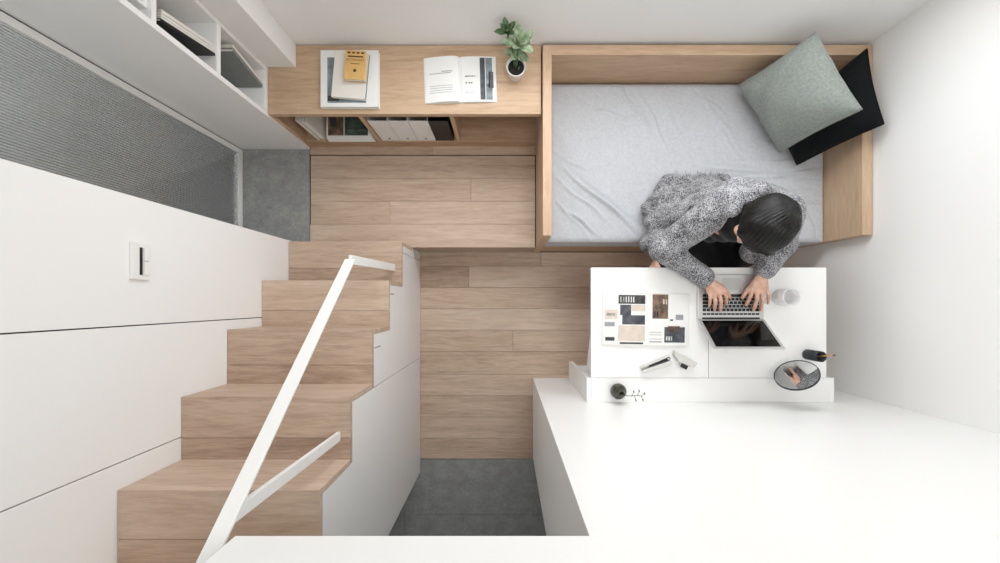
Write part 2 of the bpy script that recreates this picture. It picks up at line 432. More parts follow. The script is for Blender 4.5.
# light switch
sw = thing('light_switch', 'white two gang light switch on the panelled wall beside the stairs', 'light switch', (XL, .123, 1.37))
mb = MB(); yc0, yc1 = .066, .175; z0, z1 = 1.335, 1.402
mb.box(XL+.0002, XL+.009, yc0, yc1, z0, z1); link('plate', mb, WHITE_METAL, sw, .002)
mb = MB(); mb.box(XL+.009, XL+.0105, yc0+.014, yc1-.014, 1.3665, 1.3755); link('label_strip', mb, BLACK_PL, sw)
for a, b in ((yc0+.014, .119), (.122, yc1-.014)):
    mb = MB(); mb.box(XL+.009, XL+.015, a, b, 1.345, 1.364); link('rocker', mb, WHITE_METAL, sw, .0015)

# ------------------------------------------------------------------ staircase
st = thing('staircase', 'oak staircase with white cupboard fronts along its open side', 'stairs', (XL, .303, 0))
tl = random.Random(3)
for n in range(5, -2, -1):
    y1 = YR[n]; y0 = YR[n-1] if n > -1 else -1.036
    z = ZT[n]
    mb = MB(); ym = y1-(y1-y0)*.66
    a = tl.uniform(.35, .7); b = a-tl.uniform(.05, .2)
    mb.box(XL+.002, XR, ym+.0006, y1, z-.022, z, 0, a); mb.box(XL+.002, XR, y0-.018, ym-.0006, z-.022, z, 0, b)
    link('tread', mb, W_FLOOR, st, .001)
    zl = ZPL if n == 5 else ZT[n+1]
    mb = MB(); mb.box(XL+.002, XR, y1-.02, y1-.001, zl+.0005, z-.0225, 0, tl.uniform(.4, .8)); link('riser', mb, W_FLOOR, st, .001)
def side(ya, yb_, name):
    """white front under the treads from ya down to yb_ (ya > yb_)"""
    pts = [(yb_, .004), (ya, .004)]
    top = []
    for n in range(5, -2, -1):
        a = YR[n]-.0205; b = (YR[n-1]-.0205) if n > -1 else -1.036
        hi = min(a, ya) if n != 5 else min(YR[5]-.001, ya); lo = max(b, yb_)
        if hi > lo: top += [(hi, ZT[n]-.0225), (lo, ZT[n]-.0225)]
    pts += top
    mb = MB(); mb.prism(pts, 'x', XR-.016, XR-.0005)
    return link(name, mb, WHITE, st, .0008, fix=True)
side(.302, .2515, 'end_panel')
for a, b in ((.2485, -.3365), (-.3395, -1.036)):
    side(a, b, 'cupboard_front')
for (y, za, zb) in ((.036, .625, .69), (-.182, .85, .925)):
    mb = MB(); mb.box(XR-.0004, XR+.0008, y-.0025, y+.0025, za, zb); tag(link('finger_pull', mb, plain('pull shadow gap', (150, 150, 150), .5), st, .0005), 'slim grey finger pull')
mb = MB(); mb.box(XR-.035, XR-.018, -1.03, .30, .004, .45); mb.box(XR-.035, XR-.018, -1.036, -1.02, .45, 1.6)
mb.box(XL+.002, XR-.02, -1.05, -1.037, .004, 1.89)
link('carcass', mb, WHITE, st)

# handrail
hr = thing('handrail', 'white flat bar handrail rising along the open edge of the stairs', 'handrail', P(394, 267, .48))
xr = -.559
def bar(mb, pts, w, t, wide):
    pts = [Vector(p) for p in pts]
    for i in range(len(pts)-1):
        d = (pts[i+1]-pts[i]); L = d.length; d.normalize()
        wv = Vector(wide); wv = (wv-d*wv.dot(d)).normalized(); nv = d.cross(wv)
        mb.obox((pts[i]+pts[i+1])/2, wv, d, nv, w/2, L/2, t/2)
RA, RB = Vector((xr, .152, 1.093)), Vector((xr, -.50, 1.86))
mb = MB(); bar(mb, [RA, RA+(RB-RA)*1.25], .036, .007, (1, 0, 0)); link('rail', mb, WHITE_METAL, hr, .001)
fa = Vector((xr, .172, .4805)); mb = MB(); bar(mb, [fa, RA], .012, .034, (1, 0, 0)); link('post', mb, WHITE_METAL, hr, .001)
fb = Vector((xr, -.449, 1.2005)); tpos = RA+(RB-RA)*((.152+.43)/(.652))-Vector((0, .012, .018))*.6
mb = MB(); bar(mb, [fb, tpos], .030, .012, (0, 1, 0)); link('post', mb, WHITE_METAL, hr, .001)

# ------------------------------------------------------------------ wooden shelf (bench) with compartments
ZS = .667; YS = .858
ZB = .322
be = thing('shelf_bench', 'long low oak shelf with three open compartments under the back wall', 'shelf', (-.45, 1.0, ZPL))
YBK = YB-.004
mb = MB(); mb.box(XL-.0, .1605, YS, YBK, ZS-.03, ZS, 0, .55); link('top_board', mb, W_X, be, .0012)
mb = MB(); mb.box(XL+.018, .1605, YS+.002, YBK, ZB-.02, ZB, 0, .3); link('bottom_board', mb, W_X, be, .001)
mb = MB(); mb.box(XL+.018, .1605, YS+.004, YS+.02, ZPL+.0005, ZB-.02, 0, .3); link('plinth', mb, W_X, be, .001)
mb = MB(); mb.box(XL, XL+.018, YS, YBK, ZPL+.0005, ZS-.03, 0, .3); link('side_panel', mb, W_Z, be, .001)
mb = MB(); mb.box(XL+.018, .1605, YBK-.012, YBK, ZB, ZS-.03, 0, .4); link('back_panel', mb, W_X, be)
for xc in (-.678, -.253):
    mb = MB(); mb.box(xc-.01, xc+.01, YS+.003, YBK-.012, ZB, ZS-.03, 0, .5); link('divider', mb, W_Z, be, .001)

# ------------------------------------------------------------------ white bookcase above the door jamb
bc = thing('bookcase', 'white built-in bookcase between the reeded glass door and the corner column', 'bookcase', (-1.27, .95, ZPL))
BX0, BX1 = XD+.004, XL-.001
BY0, BY1 = YJ1, 1.069
mb = MB(); mb.box(BX0-.04, BX1, BY0, BY0+.02, ZPL+.0005, 2.9); link('side_panel', mb, WHITE, bc, .0012)
mb = MB(); mb.box(BX0, BX1, BY1-.018, BY1, ZPL+.0005, 2.9); link('side_panel', mb, WHITE, bc, .0012)
mb = MB(); mb.box(BX0, BX0+.012, BY0+.02, BY1-.018, ZPL+.0005, 2.9); link('back_panel', mb, WHITE, bc)
ZSH = [(.667, .69), (.995, 1.018), (1.301, 1.32), (1.62, 1.642), (1.94, 1.962), (2.878, 2.9)]
for a, b in ZSH:
    mb = MB(); mb.box(BX0+.012, BX1, BY0+.02, BY1-.018, a, b); link('shelf_board', mb, WHITE, bc, .0008)

# books and magazines: local frame spine along +z, cover facing -y, fore edge -x
def book(name, label, cat, w, h, t, cover, loc, group=None, lean=0, rz=0, pages=True):
    b = thing(name, label, cat, loc, rz, group)
    b.rotation_euler = (lean, 0, rz)
    mb = MB(); c = min(.002, t*.2)
    mb.box(-w, 0, 0, c, 0, h); mb.box(-w, 0, t-c, t, 0, h); mb.box(-c, 0, c, t-c, 0, h)
    link('cover', mb, cover, b, .0005, local=True)
    mb = MB(); mb.box(-w+.004, -c, c, t-c, .003, h-.003); link('page_block', mb, PAPER_E, b, local=True)
    return b
# lowest compartment: two grey volumes leaning back
g = 'books in the lowest bookcase compartment'
a = math.radians(-11)
book('book', 'grey covered book leaning in the lowest bookcase compartment, in front', 'book', .26, .215, .016, GREYCOV, (-1.097, .966, .6935), g, a)
book('book', 'cream book leaning behind the grey one in the lowest bookcase compartment', 'book', .26, .215, .014, CREAM, (-1.099, .9835, .694), g, a)
# middle compartment: magazines leaning forward on the door side
g = 'magazines in the middle bookcase compartment'
a = math.radians(8)
for i, (t, m, l) in enumerate(((.009, BLACK_PL, 'black covered magazine leaning foremost in the middle bookcase compartment'),
                               (.008, CREAM, 'thin pale magazine leaning directly behind the black one in the bookcase'),
                               (.007, PAPER, 'white magazine third from the front in the middle bookcase compartment'),
                               (.012, CREAM, 'thick cream magazine rearmost of the leaning ones in the middle bookcase compartment'))):
    book('magazine', l, 'magazine', .25, .262-.004*i, t, m, (-1.092-.002*i, .925+.0105*i, 1.0195), g, a)
# top visible compartment: white file box with black lines
fb_ = thing('file_box', 'white file box with black stripes in the upper bookcase compartment', 'file box', (-1.1, .95, 1.3205))
mb = MB(); mb.box(-1.38, -1.10, .90, .975, 1.3205, 1.56); link('box_body', mb, PAPER, fb_, .002)
mb = MB()
for k in range(3): mb.box(-1.0999, -1.0985, .912+.02*k, .918+.02*k, 1.34, 1.42)
tag(link('stripe', mb, BLACK_PL, fb_), 'black printed stripes')

# ------------------------------------------------------------------ things on and in the wooden shelf
# flat stack at the left: big white box-like album, grey print, white book, ochre dictionary
def flat_book(name, label, cat, pxc, z0, w, d, t, cover, rz, group=None):
    c = P(pxc[0], pxc[1], z0+t); b = thing(name, label, cat, (c.x, c.y, z0), rz, group)
    mb = MB(); k = min(.0025, t*.2)
    mb.box(-w/2, w/2, -d/2, d/2, 0, k); mb.box(-w/2, w/2, -d/2, d/2, t-k, t); mb.box(-w/2, -w/2+k, -d/2, d/2, k, t-k)
    link('cover', mb, cover, b, .0008, local=True)
    mb = MB(); mb.box(-w/2+k, w/2-.003, -d/2+.003, d/2-.003, k, t-k); link('page_block', mb, PAPER_E, b, local=True)
    return b
g = 'stack of books on the wooden shelf'
z = ZS+.0006
b1 = flat_book('album', 'large white album at the bottom of the stack on the wooden shelf', 'book', (349.5, 78.5), z, .262, .256, .022, PAPER, 0, g)
mb = MB(); mb.box(-.10, .075, -.11, .095, .022, .0224); tag(link('cover_print', mb, BLUEGR, b1, local=True), 'blue grey printed picture')
mb = MB(); mb.box(-.098, -.045, -.102, -.078, .0224, .0227); link('dark_band', mb, INK, b1, local=True)
z += .0232
b2 = flat_book('catalogue', 'plain white catalogue lying askew under the ochre dictionary', 'book', (350, 75), z, .152, .206, .017, CREAM, math.radians(-5), g)
mb = MB(); mb.box(.0765, .0768, -.1, .1, .003, .014); link('printed_spine', mb, BLUEGR, b2, local=True)
z += .0176
b3 = flat_book('dictionary', 'small ochre dictionary on top of the stack on the wooden shelf', 'book', (355, 65), z, .094, .128, .026, YELLOW, math.radians(-3), g)
def lettering(txt, size, loc, parent, mat, rot=(0, 0, 0), name='cover_lettering', ext=.0002):
    cu = bpy.data.curves.new(name, 'FONT'); cu.body = txt; cu.size = size; cu.extrude = ext; cu.align_x = 'CENTER'; cu.align_y = 'CENTER'
    tmp = bpy.data.objects.new(name+'_tmp', cu); COL.objects.link(tmp)
    bpy.context.view_layer.update()
    me = bpy.data.meshes.new_from_object(tmp.evaluated_get(bpy.context.evaluated_depsgraph_get()))
    bpy.data.objects.remove(tmp); me.materials.clear(); me.materials.append(mat)
    o = bpy.data.objects.new(name, me); COL.objects.link(o); o.parent = parent; o.location = loc; o.rotation_euler = rot
    return o
lettering('DICTIONARY', .0135, (-.001, .022, .0262), b3, plain('brown ink', (92, 52, 30), .7))
mb = MB()
for k in range(4): mb.box(-.036+.02*k, -.022+.02*k, .05, .058, .026, .0263)
mb.box(-.034, .034, .034, .041, .026, .0262); mb.box(-.02, .02, .004, .007, .026, .0262)
mb.lathe([(.007, .026), (.007, .0263)], (0, -.024, 0), 16)
link('cover_marks', mb, plain('dark brown ink', (96, 60, 32), .7), b3, local=True)

# open magazine: two curved page halves, prints follow the page
def open_magazine(name, label, loc, rz, w, d, lift, prints, base=.004):
    t = thing(name, label, 'magazine', loc, rz)
    def zc(u, s):         # u 0 gutter .. 1 outer edge
        return base+lift[s]*(math.sin(PI*min(1, u**.55))*(.9)+.18*(1-u)) if u < 1 else base*.6
    for s, sg in ((0, -1), (1, 1)):
        mb = MB(); n = 18
        xs = [sg*w*i/n for i in range(n+1)]; zs = [zc(i/n, s) for i in range(n+1)]
        zs[0] = base*.8
        vs = []
        for x, zz in zip(xs, zs):
            vs += [(x, -d/2, 0), (x, d/2, 0), (x, -d/2, zz), (x, d/2, zz)]
        fs = []
        for i in range(n):
            a, b = 4*i, 4*i+4
            fs += [(a+2, b+2, b+3, a+3), (a, a+1, b+1, b), (a, b, b+2, a+2), (a+1, a+3, b+3, b+1)]
        fs += [(0, 2, 3, 1), (4*n, 4*n+1, 4*n+3, 4*n+2)]
        mb.add(vs, fs, 0, .5, False)
        pg = link('page_block', mb, PAPER, t, local=True, fix=True)
        for (ss, u0, u1, v0, v1, m) in prints:
            if ss != s: continue
            mb = MB()
            def pt(a, b):
                u = u0+(u1-u0)*a; v = v0+(v1-v0)*b
                i = min(n-1, int(u*n)); f = u*n-i
                return (sg*w*u, -d/2+d*v, zs[i]*(1-f)+zs[i+1]*f+.0005)
            mb.grid(pt, max(1, int(abs(u1-u0)*n*2)), 1)
            link('print', mb, m, pg, local=True, fix=True)
    mb = MB(); mb.box(-w-.002, w+.002, -d/2-.002, d/2+.002, -.0012, -.0001); link('cover', mb, CREAM, t, .0003, local=True)
    return t
c = P(460, 79.5, ZS+.01)
pr = [(0, .25, .85, .62, .635, INK_L), (0, .2, .5, .66, .672, INK), (0, .2, .85, .35, .36, INK_L), (0, .2, .85, .30, .31, INK_L), (0, .2, .85, .25, .26, INK_L), (0, .2, .85, .2, .21, INK_L),
      (1, .06, .52, .1, .92, PAPER), (1, .14, .45, .55, .575, INK), (1, .14, .36, .4, .43, INK), (1, .14, .4, .2, .215, INK_L), (1, .25, .29, .79, .82, INK),
      (1, .56, .70, .04, .97, PHOTO_C), (1, .72, .90, .04, .97, BLUEGR), (1, .80, .93, .3, .66, PHOTO_A), (1, .74, .82, .32, .4, INK)]
open_magazine('magazine', 'open magazine lying on the wooden shelf beside the potted plant', (c.x, c.y, ZS+.0014), math.radians(1.5), .163, .205, (.016, .007), pr)

# white standing magazines, a flat stack with a photo cover, file holders
g = 'standing magazines in the left compartment of the wooden shelf'
xx = -1.02; WHT = ('nearest the side panel', 'second from the side panel', 'third from the side panel', 'fourth from the side panel')
for i, (t, h, m) in enumerate(((.011, .225, PAPER), (.009, .228, CREAM), (.012, .222, PAPER), (.010, .225, CREAM))):
    b = thing('magazine', 'white magazine standing in the left shelf compartment, '+WHT[i], 'magazine', (xx, .866+(.012, 0, .008, .004)[i], ZB+.0006), 0, g)
    mb = MB(); mb.box(0, .0015, 0, .21, 0, h); mb.box(t-.0015, t, 0, .21, 0, h); mb.box(.0015, t-.0015, 0, .0015, 0, h); link('cover', mb, m, b, .0004, local=True)
    mb = MB(); mb.box(.0015, t-.0015, .0015, .207, .002, h-.003); link('page_block', mb, PAPER_E, b, local=True)
    xx += t+.005
g = 'flat magazines in the left compartment of the wooden shelf'
zz = ZB+.0006; FLT = ('bottom', 'second', 'third')
for i, t in enumerate((.018, .016, .014)):
    b = thing('magazine', 'white magazine lying flat in the left shelf compartment, %s of three from below' % FLT[i] if i < 2 else 'photo covered magazine topping the flat pile in the left shelf compartment', 'magazine', (-.822, .97, zz), 0, g)
    mb = MB(); w = .123-.002*i; d0 = -.112
    mb.box(-w, w, d0, .16, 0, .002); mb.box(-w, w, d0, .16, t-.002, t); mb.box(-w, -w+.002, d0, .16, .002, t-.002); link('cover', mb, PAPER, b, .0005, local=True)
    mb = MB(); mb.box(-w+.002, w-.002, d0+.003, .158, .002, t-.002); link('page_block', mb, PAPER_E, b, local=True)
    if i == 2:
        mb = MB(); mb.box(-w+.008, -w+.09, d0+.015, .12, t, t+.0003); link('print', mb, PHOTO_B, b, local=True)
        mb = MB(); mb.box(-w+.095, w-.02, d0+.015, .12, t, t+.0003); link('print', mb, PHOTO_G, b, local=True)
        mb = MB(); mb.box(-w+.10, w-.025, d0+.05, d0+.056, t+.0003, t+.0006); mb.box(-w+.02, -w+.05, d0+.06, d0+.11, t+.0003, t+.0006); link('print', mb, INK, b, local=True)
    zz += t+.0008
def file_holder(x, w, m, label, pos):
    b = thing('file_holder', label, 'file holder', (x, .864, ZB+.0006), 0, 'file holders in the middle compartment of the wooden shelf')
    h, d, t = .252, .23, .003
    mb = MB(); mb.box(0, w, 0, t, 0, h); mb.box(0, w, d-t, d, 0, h); mb.box(0, t, t, d-t, 0, h); mb.box(w-t, w, t, d-t, 0, h); mb.box(t, w-t, t, d-t, 0, t)
    link('case', mb, m, b, .0008, local=True)
    if m is not BLACK_PL:
        mb = MB(); mb.lathe([(.006, 0), (.006, .0006)], (w/2, -.0002, .03), 14, M=Matrix.Rotation(PI/2, 3, 'X')); tag(link('finger_hole', mb, INK, b, local=True), 'small dark finger hole')
    mb = MB()
    for k in range(5): mb.box(.012+k*.012, .016+k*.012, .05, d-.02, t, h-.02-.01*(k % 3))
    link('papers', mb, INK if m is BLACK_PL else PAPER_E, b, local=True)
    return b
xf = -.662
for i, (m, l) in enumerate(((PAPER, 'white file holder beside the first shelf divider, leftmost of three'), (PAPER, 'white file holder in the middle of the three in the shelf'), (PAPER, 'white file holder next to the black one in the shelf'), (BLACK_PL, 'black file holder in the middle compartment of the wooden shelf'))):
    file_holder(xf, .094, m, l, i); xf += .0965

# potted plant
pc = P(516, 66.5, ZS+.075)
pl = thing('potted_plant', 'pale green succulent in a small white pot on the wooden shelf', 'plant', (pc.x, pc.y, ZS+.0005))
mb = MB(); mb.lathe([(.028, 0), (.033, .004), (.0425, .072), (.0435, .077), (.0405, .077), (.0395, .066), (0, .064)], (0, 0, 0), 40); link('pot', mb, CERAMIC, pl, local=True)
mb = MB(); mb.lathe([(.0394, .0645), (.025, .069), (0, .070)], (0, 0, 0), 28); link('soil', mb, SOIL, pl, local=True, fix=True)
def leaf(mb, o, d, up, L, W, curl=.25, mat=0):
    d = Vector(d).normalized(); up = Vector(up); sd = d.cross(up).normalized(); nv = sd.cross(d)
    def f(sgn):
        def g_(u, v):
            s = v; wdt = W*(math.sin(PI*min(1, s**1.15*.93+.07))**.8)*.5
            x = (u-.5)*2
            p = Vector(o)+d*L*s+sd*wdt*x+nv*(curl*L*s*s+.006*x*x*sgn*0+wdt*.35*abs(x)**2+sgn*.0022*(1-x*x))
            return p
        return g_
    mb.grid(f(1), 6, 9, mat); mb.grid(f(-1), 6, 9, mat)
rg = random.Random(5)
def rosette(mb, c, ax, n, L, W, tilt0):
    ax = Vector(ax).normalized(); a = ax.orthogonal().normalized(); b = ax.cross(a)
    for k in range(n):
        w = 2.4*k; el = tilt0+.13*k
        dr = (a*math.cos(w)+b*math.sin(w))*math.cos(el)+ax*math.sin(el)
        leaf(mb, Vector(c), dr, ax, L*(1-.045*k)*rg.uniform(.9, 1.1), W*(1-.03*k), .12)
s1 = Vector((.010, .052, .150)); s2 = Vector((-.040, .088, .175))
mb = MB(); mb.tube([(0, 0, .066), (.004, .014, .11), s1], [.005, .0045, .004]); mb.tube([(-.006, .004, .066), (-.016, .04, .14), s2], [.005, .004, .0035]); mb.tube([(.01, -.012, .066), (.012, -.016, .1)], .003)
link('stem', mb, LEAF_D, pl, local=True)
mb = MB(); rosette(mb, s1, (.15, .05, 1), 10, .082, .042, .0); rosette(mb, s1-Vector((.003, .012, .04)), (.1, -.1, 1), 6, .07, .038, -.15); tag(link('foliage', mb, LEAF, pl, local=True), 'pale grey green fleshy leaves')
mb = MB(); rosette(mb, s2, (-.2, .15, 1), 9, .060, .030, .05); tag(link('foliage', mb, LEAF_D, pl, local=True), 'darker green leaves of the taller shoot')

# ------------------------------------------------------------------ daybed
ZTOP = .688; ZM = .456
bed = thing('daybed', 'built-in oak daybed frame with raised boards on three sides', 'bed', (.9, .75, 0))
XI = .2065; XH = 1.610; YBD = 1.162
mb = MB(); mb.box(XF+.0005, XI, .3005, YBD, .0006, ZTOP, 0, .62); link('footboard', mb, W_Y, bed, .0012)
mb = MB(); mb.box(XI, XW-.004, 1.116, YBD, .0006, ZTOP, 0, .5); link('backboard', mb, W_X, bed, .0012)
mb = MB(); mb.box(XH, XW-.004, .303, 1.116, .30, ZTOP, 0, .62); link('headboard', mb, W_Y, bed, .0012)
mb = MB(); mb.box(XI, XW-.004, .306, 1.116, .0006, .275, 0, .35); link('base', mb, W_X, bed, .0012)
# mattress with creased sheet
ma = thing('mattress', 'mattress under a creased light grey sheet on the oak daybed', 'mattress', (.9, .72, .2756))
mx0, mx1, my0, my1, mz0, mz1 = XI+.002, XH-.0005, .304, 1.114, .2758, ZM
creases = [((560, 165), (646, 238), .010, .010), ((556, 178), (610, 222), .006, .008), ((618, 86), (655, 135), .008, .009), ((640, 92), (668, 150), .005, .008),
           ((700, 165), (824, 182), .006, .008), ((720, 182), (822, 170), .005, .007), ((590, 110), (640, 120), .004, .012), ((760, 140), (820, 150), .005, .008), ((600, 236), (560, 205), .005, .008), ((740, 150), (700, 95), .005, .010),
           ((800, 190), (815, 240), .006, .008), ((780, 195), (824, 205), .005, .007), ((556, 200), (592, 240), .005, .007), ((552, 150), (600, 178), .004, .007), ((660, 95), (690, 150), .004, .006), ((700, 100), (745, 165), .004, .007), ((725, 160), (822, 160), .004, .005), ((575, 95), (600, 125), .003, .008), ((740, 190), (820, 190), .004, .005), ((690, 90), (735, 120), .003, .006)]
cs = []
for a, b, hh, ww in creases:
    pa, pb_ = P(a[0], a[1], ZM), P(b[0], b[1], ZM); cs.append((np.array([pa.x, pa.y]), np.array([pb_.x, pb_.y]), hh*2.3, ww*.85))
def vnoise(x, y, f, seed):
    return math.sin(x*f*1.3+seed)*math.sin(y*f+seed*2.1)+.5*math.sin(x*f*2.7+y*f*1.9+seed*.7)
def sheet_h(x, y):
    h = .0022*vnoise(x, y, 11, 1.0)+.0012*vnoise(x, y, 29, 4.0)
    p = np.array([x, y])
    for a, b, hh, ww in cs:
        ab = b-a; t = float(np.clip(np.dot(p-a, ab)/np.dot(ab, ab), 0, 1)); q = a+ab*t
        n_ = np.array([-ab[1], ab[0]])/np.linalg.norm(ab)
        s = float(np.dot(p-q, n_))+.006*math.sin(9*t+a[0]*20); e = np.linalg.norm(p-q)
        amp = hh*math.sin(PI*min(1, max(0, t*.9+.05)))
        h += amp*(math.exp(-(s/ww)**2)-.6*math.exp(-((s-1.6*ww)/ww)**2))*(1 if e < 4*ww else 0)
    return h
mb = MB(); nu, nv = 170, 110
R_ = .035
def sheet(u, v):
    x = mx0+(mx1-mx0)*u; y = my0+(my1-my0)*v
    e = min(x-mx0, mx1-x, y-my0+.01, my1-y)
    z = mz1+sheet_h(x, y)*min(1, max(0, e/.03))
    rr = R_ if mx1-x > e+1e-6 else .012
    if e < rr: z -= rr-math.sqrt(max(0, rr*rr-(rr-e)**2))
    return (x, y, z)
mb.grid(sheet, nu, nv)
top = list(mb.v)
def skirt(line):
    ps = [top[i] for i in line]; n = len(ps); vs = []
    for p in ps: vs += [p, (p[0], p[1]+.0*p[0], mz0)]
    mb.add(vs, [(2*i, 2*i+1, 2*i+3, 2*i+2) for i in range(n-1)], 0, .5, True)
skirt([i for i in range(nu+1)]); skirt([(nv)*(nu+1)+i for i in range(nu, -1, -1)])
skirt([j*(nu+1) for j in range(nv, -1, -1)]); skirt([j*(nu+1)+nu for j in range(nv+1)])
link('sheet', mb, SHEET, ma)
mb = MB(); mb.box(mx0+.01, mx1-.01, my0+.01, my1-.01, mz0, mz0+.12); link('mattress_core', mb, SHEET, ma)

# cushions from their four corners
def cushion(name, label, corners, thick, mat, seed):
    A, B, C, D = [Vector(c) for c in corners]          # bottom-left, bottom-right, top-right, top-left (seen from the front)
    cen = (A+B+C+D)/4; nrm = ((C-A).cross(D-B)).normalized()
    t = thing(name, label, 'cushion', cen)
    mb = MB(); n = 40
    def surf(sg):
        def f(u, v):
            # edges pulled in between the corners
            uu = u+.022*math.sin(PI*v)*(1-2*u)*abs(1-2*u)**1.5; vv = v+.022*math.sin(PI*u)*(1-2*v)*abs(1-2*v)**1.5
            p = A*(1-uu)*(1-vv)+B*uu*(1-vv)+C*uu*vv+D*(1-uu)*vv
            q = max(0, 4*u*(1-u))**.5*max(0, 4*v*(1-v))**.5
            wr = .011*math.sin(14*u*v+seed+7*u)*math.exp(-((v-.18)/.16)**2)*(1 if sg > 0 else 0)+.0025*vnoise(u, v, 9, seed)
            return p+nrm*sg*(thick/2*q+wr*min(1, 6*q))
        return f
    mb.grid(surf(1), n, n); k = len(mb.v)
    mb.grid(lambda u, v: surf(-1)(1-u, v), n, n)
    link('cover', mb, mat, t)
    mb = MB()
    ed = [surf(0)(i/40, 0) for i in range(41)]+[surf(0)(1, i/40) for i in range(1, 41)]+[surf(0)(1-i/40, 1) for i in range(1, 41)]+[surf(0)(0, 1-i/40) for i in range(1, 41)]
    mb.tube(ed, .0028, 6); link('piping', mb, mat, t)
    return t
cushion('cushion', 'sage grey linen cushion leaning in the corner of the daybed',
        [P(738, 85.5, .52), P(780, 152.5, .51), P(862, 109.5, .875), P(816, 32, .875)], .17, CUSH_G, 1.0)
cushion('cushion', 'black velvet cushion half hidden behind the sage grey one',
        [P(772, 124, .485), P(797, 165, .50), P(884, 124, .80), P(867, 48.5, .78)], .085, CUSH_B, 2.2)

# ------------------------------------------------------------------ desk with hung cabinet
ZD = .722
dk = thing('desk', 'white fold-out desk on a shallow hung cabinet', 'desk', (.9, YP, .17))
dx0, dx1, dy0, dy1 = .378, 1.4236, -.3368, .153
xs_ = .900
for a, b in ((dx0, xs_-.0012), (xs_+.0012, dx1)):
    mb = MB(); mb.box(a, b, dy0, dy1, ZD-.02, ZD); link('desk_leaf', mb, WHITE, dk, .0015)
bx0, bx1, by0 = .359, 1.458, -.3375
mb = MB(); mb.box(bx0+.022, bx1-.022, YP+.0006, by0-.0006, ZD-.02, ZD); link('top_panel', mb, WHITE, dk, .001)
for a, b in ((bx0, bx0+.0215), (bx1-.0215, bx1)):
    mb = MB(); mb.box(a, b, YP+.0006, by0, .17, ZD); link('side_panel', mb, WHITE, dk, .0012)
mb = MB(); mb.box(bx0+.022, bx1-.022, YP+.0006, -.362, .17, .19); link('bottom_panel', mb, WHITE, dk, .001)
mb = MB(); mb.box(bx0+.022, bx1-.022, YP+.0006, YP+.01, .19, ZD-.02); link('back_panel', mb, WHITE, dk)
for xx in (.72, 1.09):
    mb = MB(); mb.box(xx, xx+.018, YP+.01, by0-.003, .19, ZD-.02); link('divider', mb, WHITE, dk)
for xx in (bx0+.03, bx1-.05):
    mb = MB(); mb.prism([(by0-.001, ZD-.021), (by0-.001, ZD-.18), (dy1-.2, ZD-.021)], 'x', xx, xx+.016); link('bracket', mb, WHITE, dk, fix=True)

# laptop
lx0, lx1, ly0, ly1 = .846, 1.138, -.077, .122
lt = thing('laptop', 'open silver laptop with black keys under the hands on the white desk', 'laptop', ((lx0+lx1)/2, .02, ZD+.0006))
zb = ZD+.0006; zk = zb+.013
mb = MB(); mb.box(lx0, lx1, ly0, ly1, zb, zk); link('base', mb, SILVER, lt, .003)
mb = MB(); kx0, kx1 = .866, 1.118; ky0, ky1 = -.058, .036
mb.box(kx0-.002, kx1+.002, ky0-.002, ky1+.002, zk-.001, zk+.0004); link('keyboard_well', mb, SILVER, lt)
mb = MB()
rows = 6; rh = (ky1-ky0)/rows
rw = random.Random(2)
for r in range(rows):
    yy = ky1-rh*(r+1) if True else 0
    if r == 0: ws = [1, 1, 1, 1.2, 5.2, 1.2, 1, 1, 1]      # front row with the long bar, nearest the user
    elif r == 1: ws = [2.2]+[1]*10+[2.2]
    elif r == 2: ws = [1.8]+[1]*11+[1.6]
    elif r == 3: ws = [1.5]+[1]*12+[1]
    elif r == 4: ws = [1]*13+[1.5]
    else: ws = [1.03]*14
    tot = sum(ws); x = kx0
    for w in ws:
        ww = (kx1-kx0)*w/tot
        hh = rh*(.5 if r == 5 else .84)
        mb.box(x+.0014, x+ww-.0014, yy+rh*.08, yy+rh*.08+hh, zk+.0004, zk+.0016); x += ww
tag(link('keyboard', mb, BLACK_PL, lt, .0003), 'rows of black keys')
mb = MB(); mb.box(.955, 1.035, .052, .106, zk, zk+.0003); link('trackpad', mb, plain('trackpad', (188, 188, 188), .4), lt)
mb = MB(); mb.box(lx0+.02, lx1-.02, ly0+.001, ly0+.009, zk-.002, zk+.003); link('hinge', mb, BLACK_PL, lt, .001)
# lid leaning away from the user
hp = Vector(((lx0+lx1)/2, ly0+.002, zk+.003)); dirv = Vector((0, -.115, .147)).normalized(); nv = Vector((1, 0, 0)).cross(dirv)   # screen normal
if nv.y < 0: nv = -nv
Lh = .186; hw = (lx1-lx0)/2
mb = MB(); mb.obox(hp+dirv*Lh/2-nv*.003, (1, 0, 0), dirv, nv, hw, Lh/2, .003); lid = link('lid', mb, SILVER, lt, .002)
mb = MB(); mb.obox(hp+dirv*Lh/2+nv*.0004, (1, 0, 0), dirv, nv, hw-.013, Lh/2-.012, .0004); link('screen', mb, SCREEN, lid)

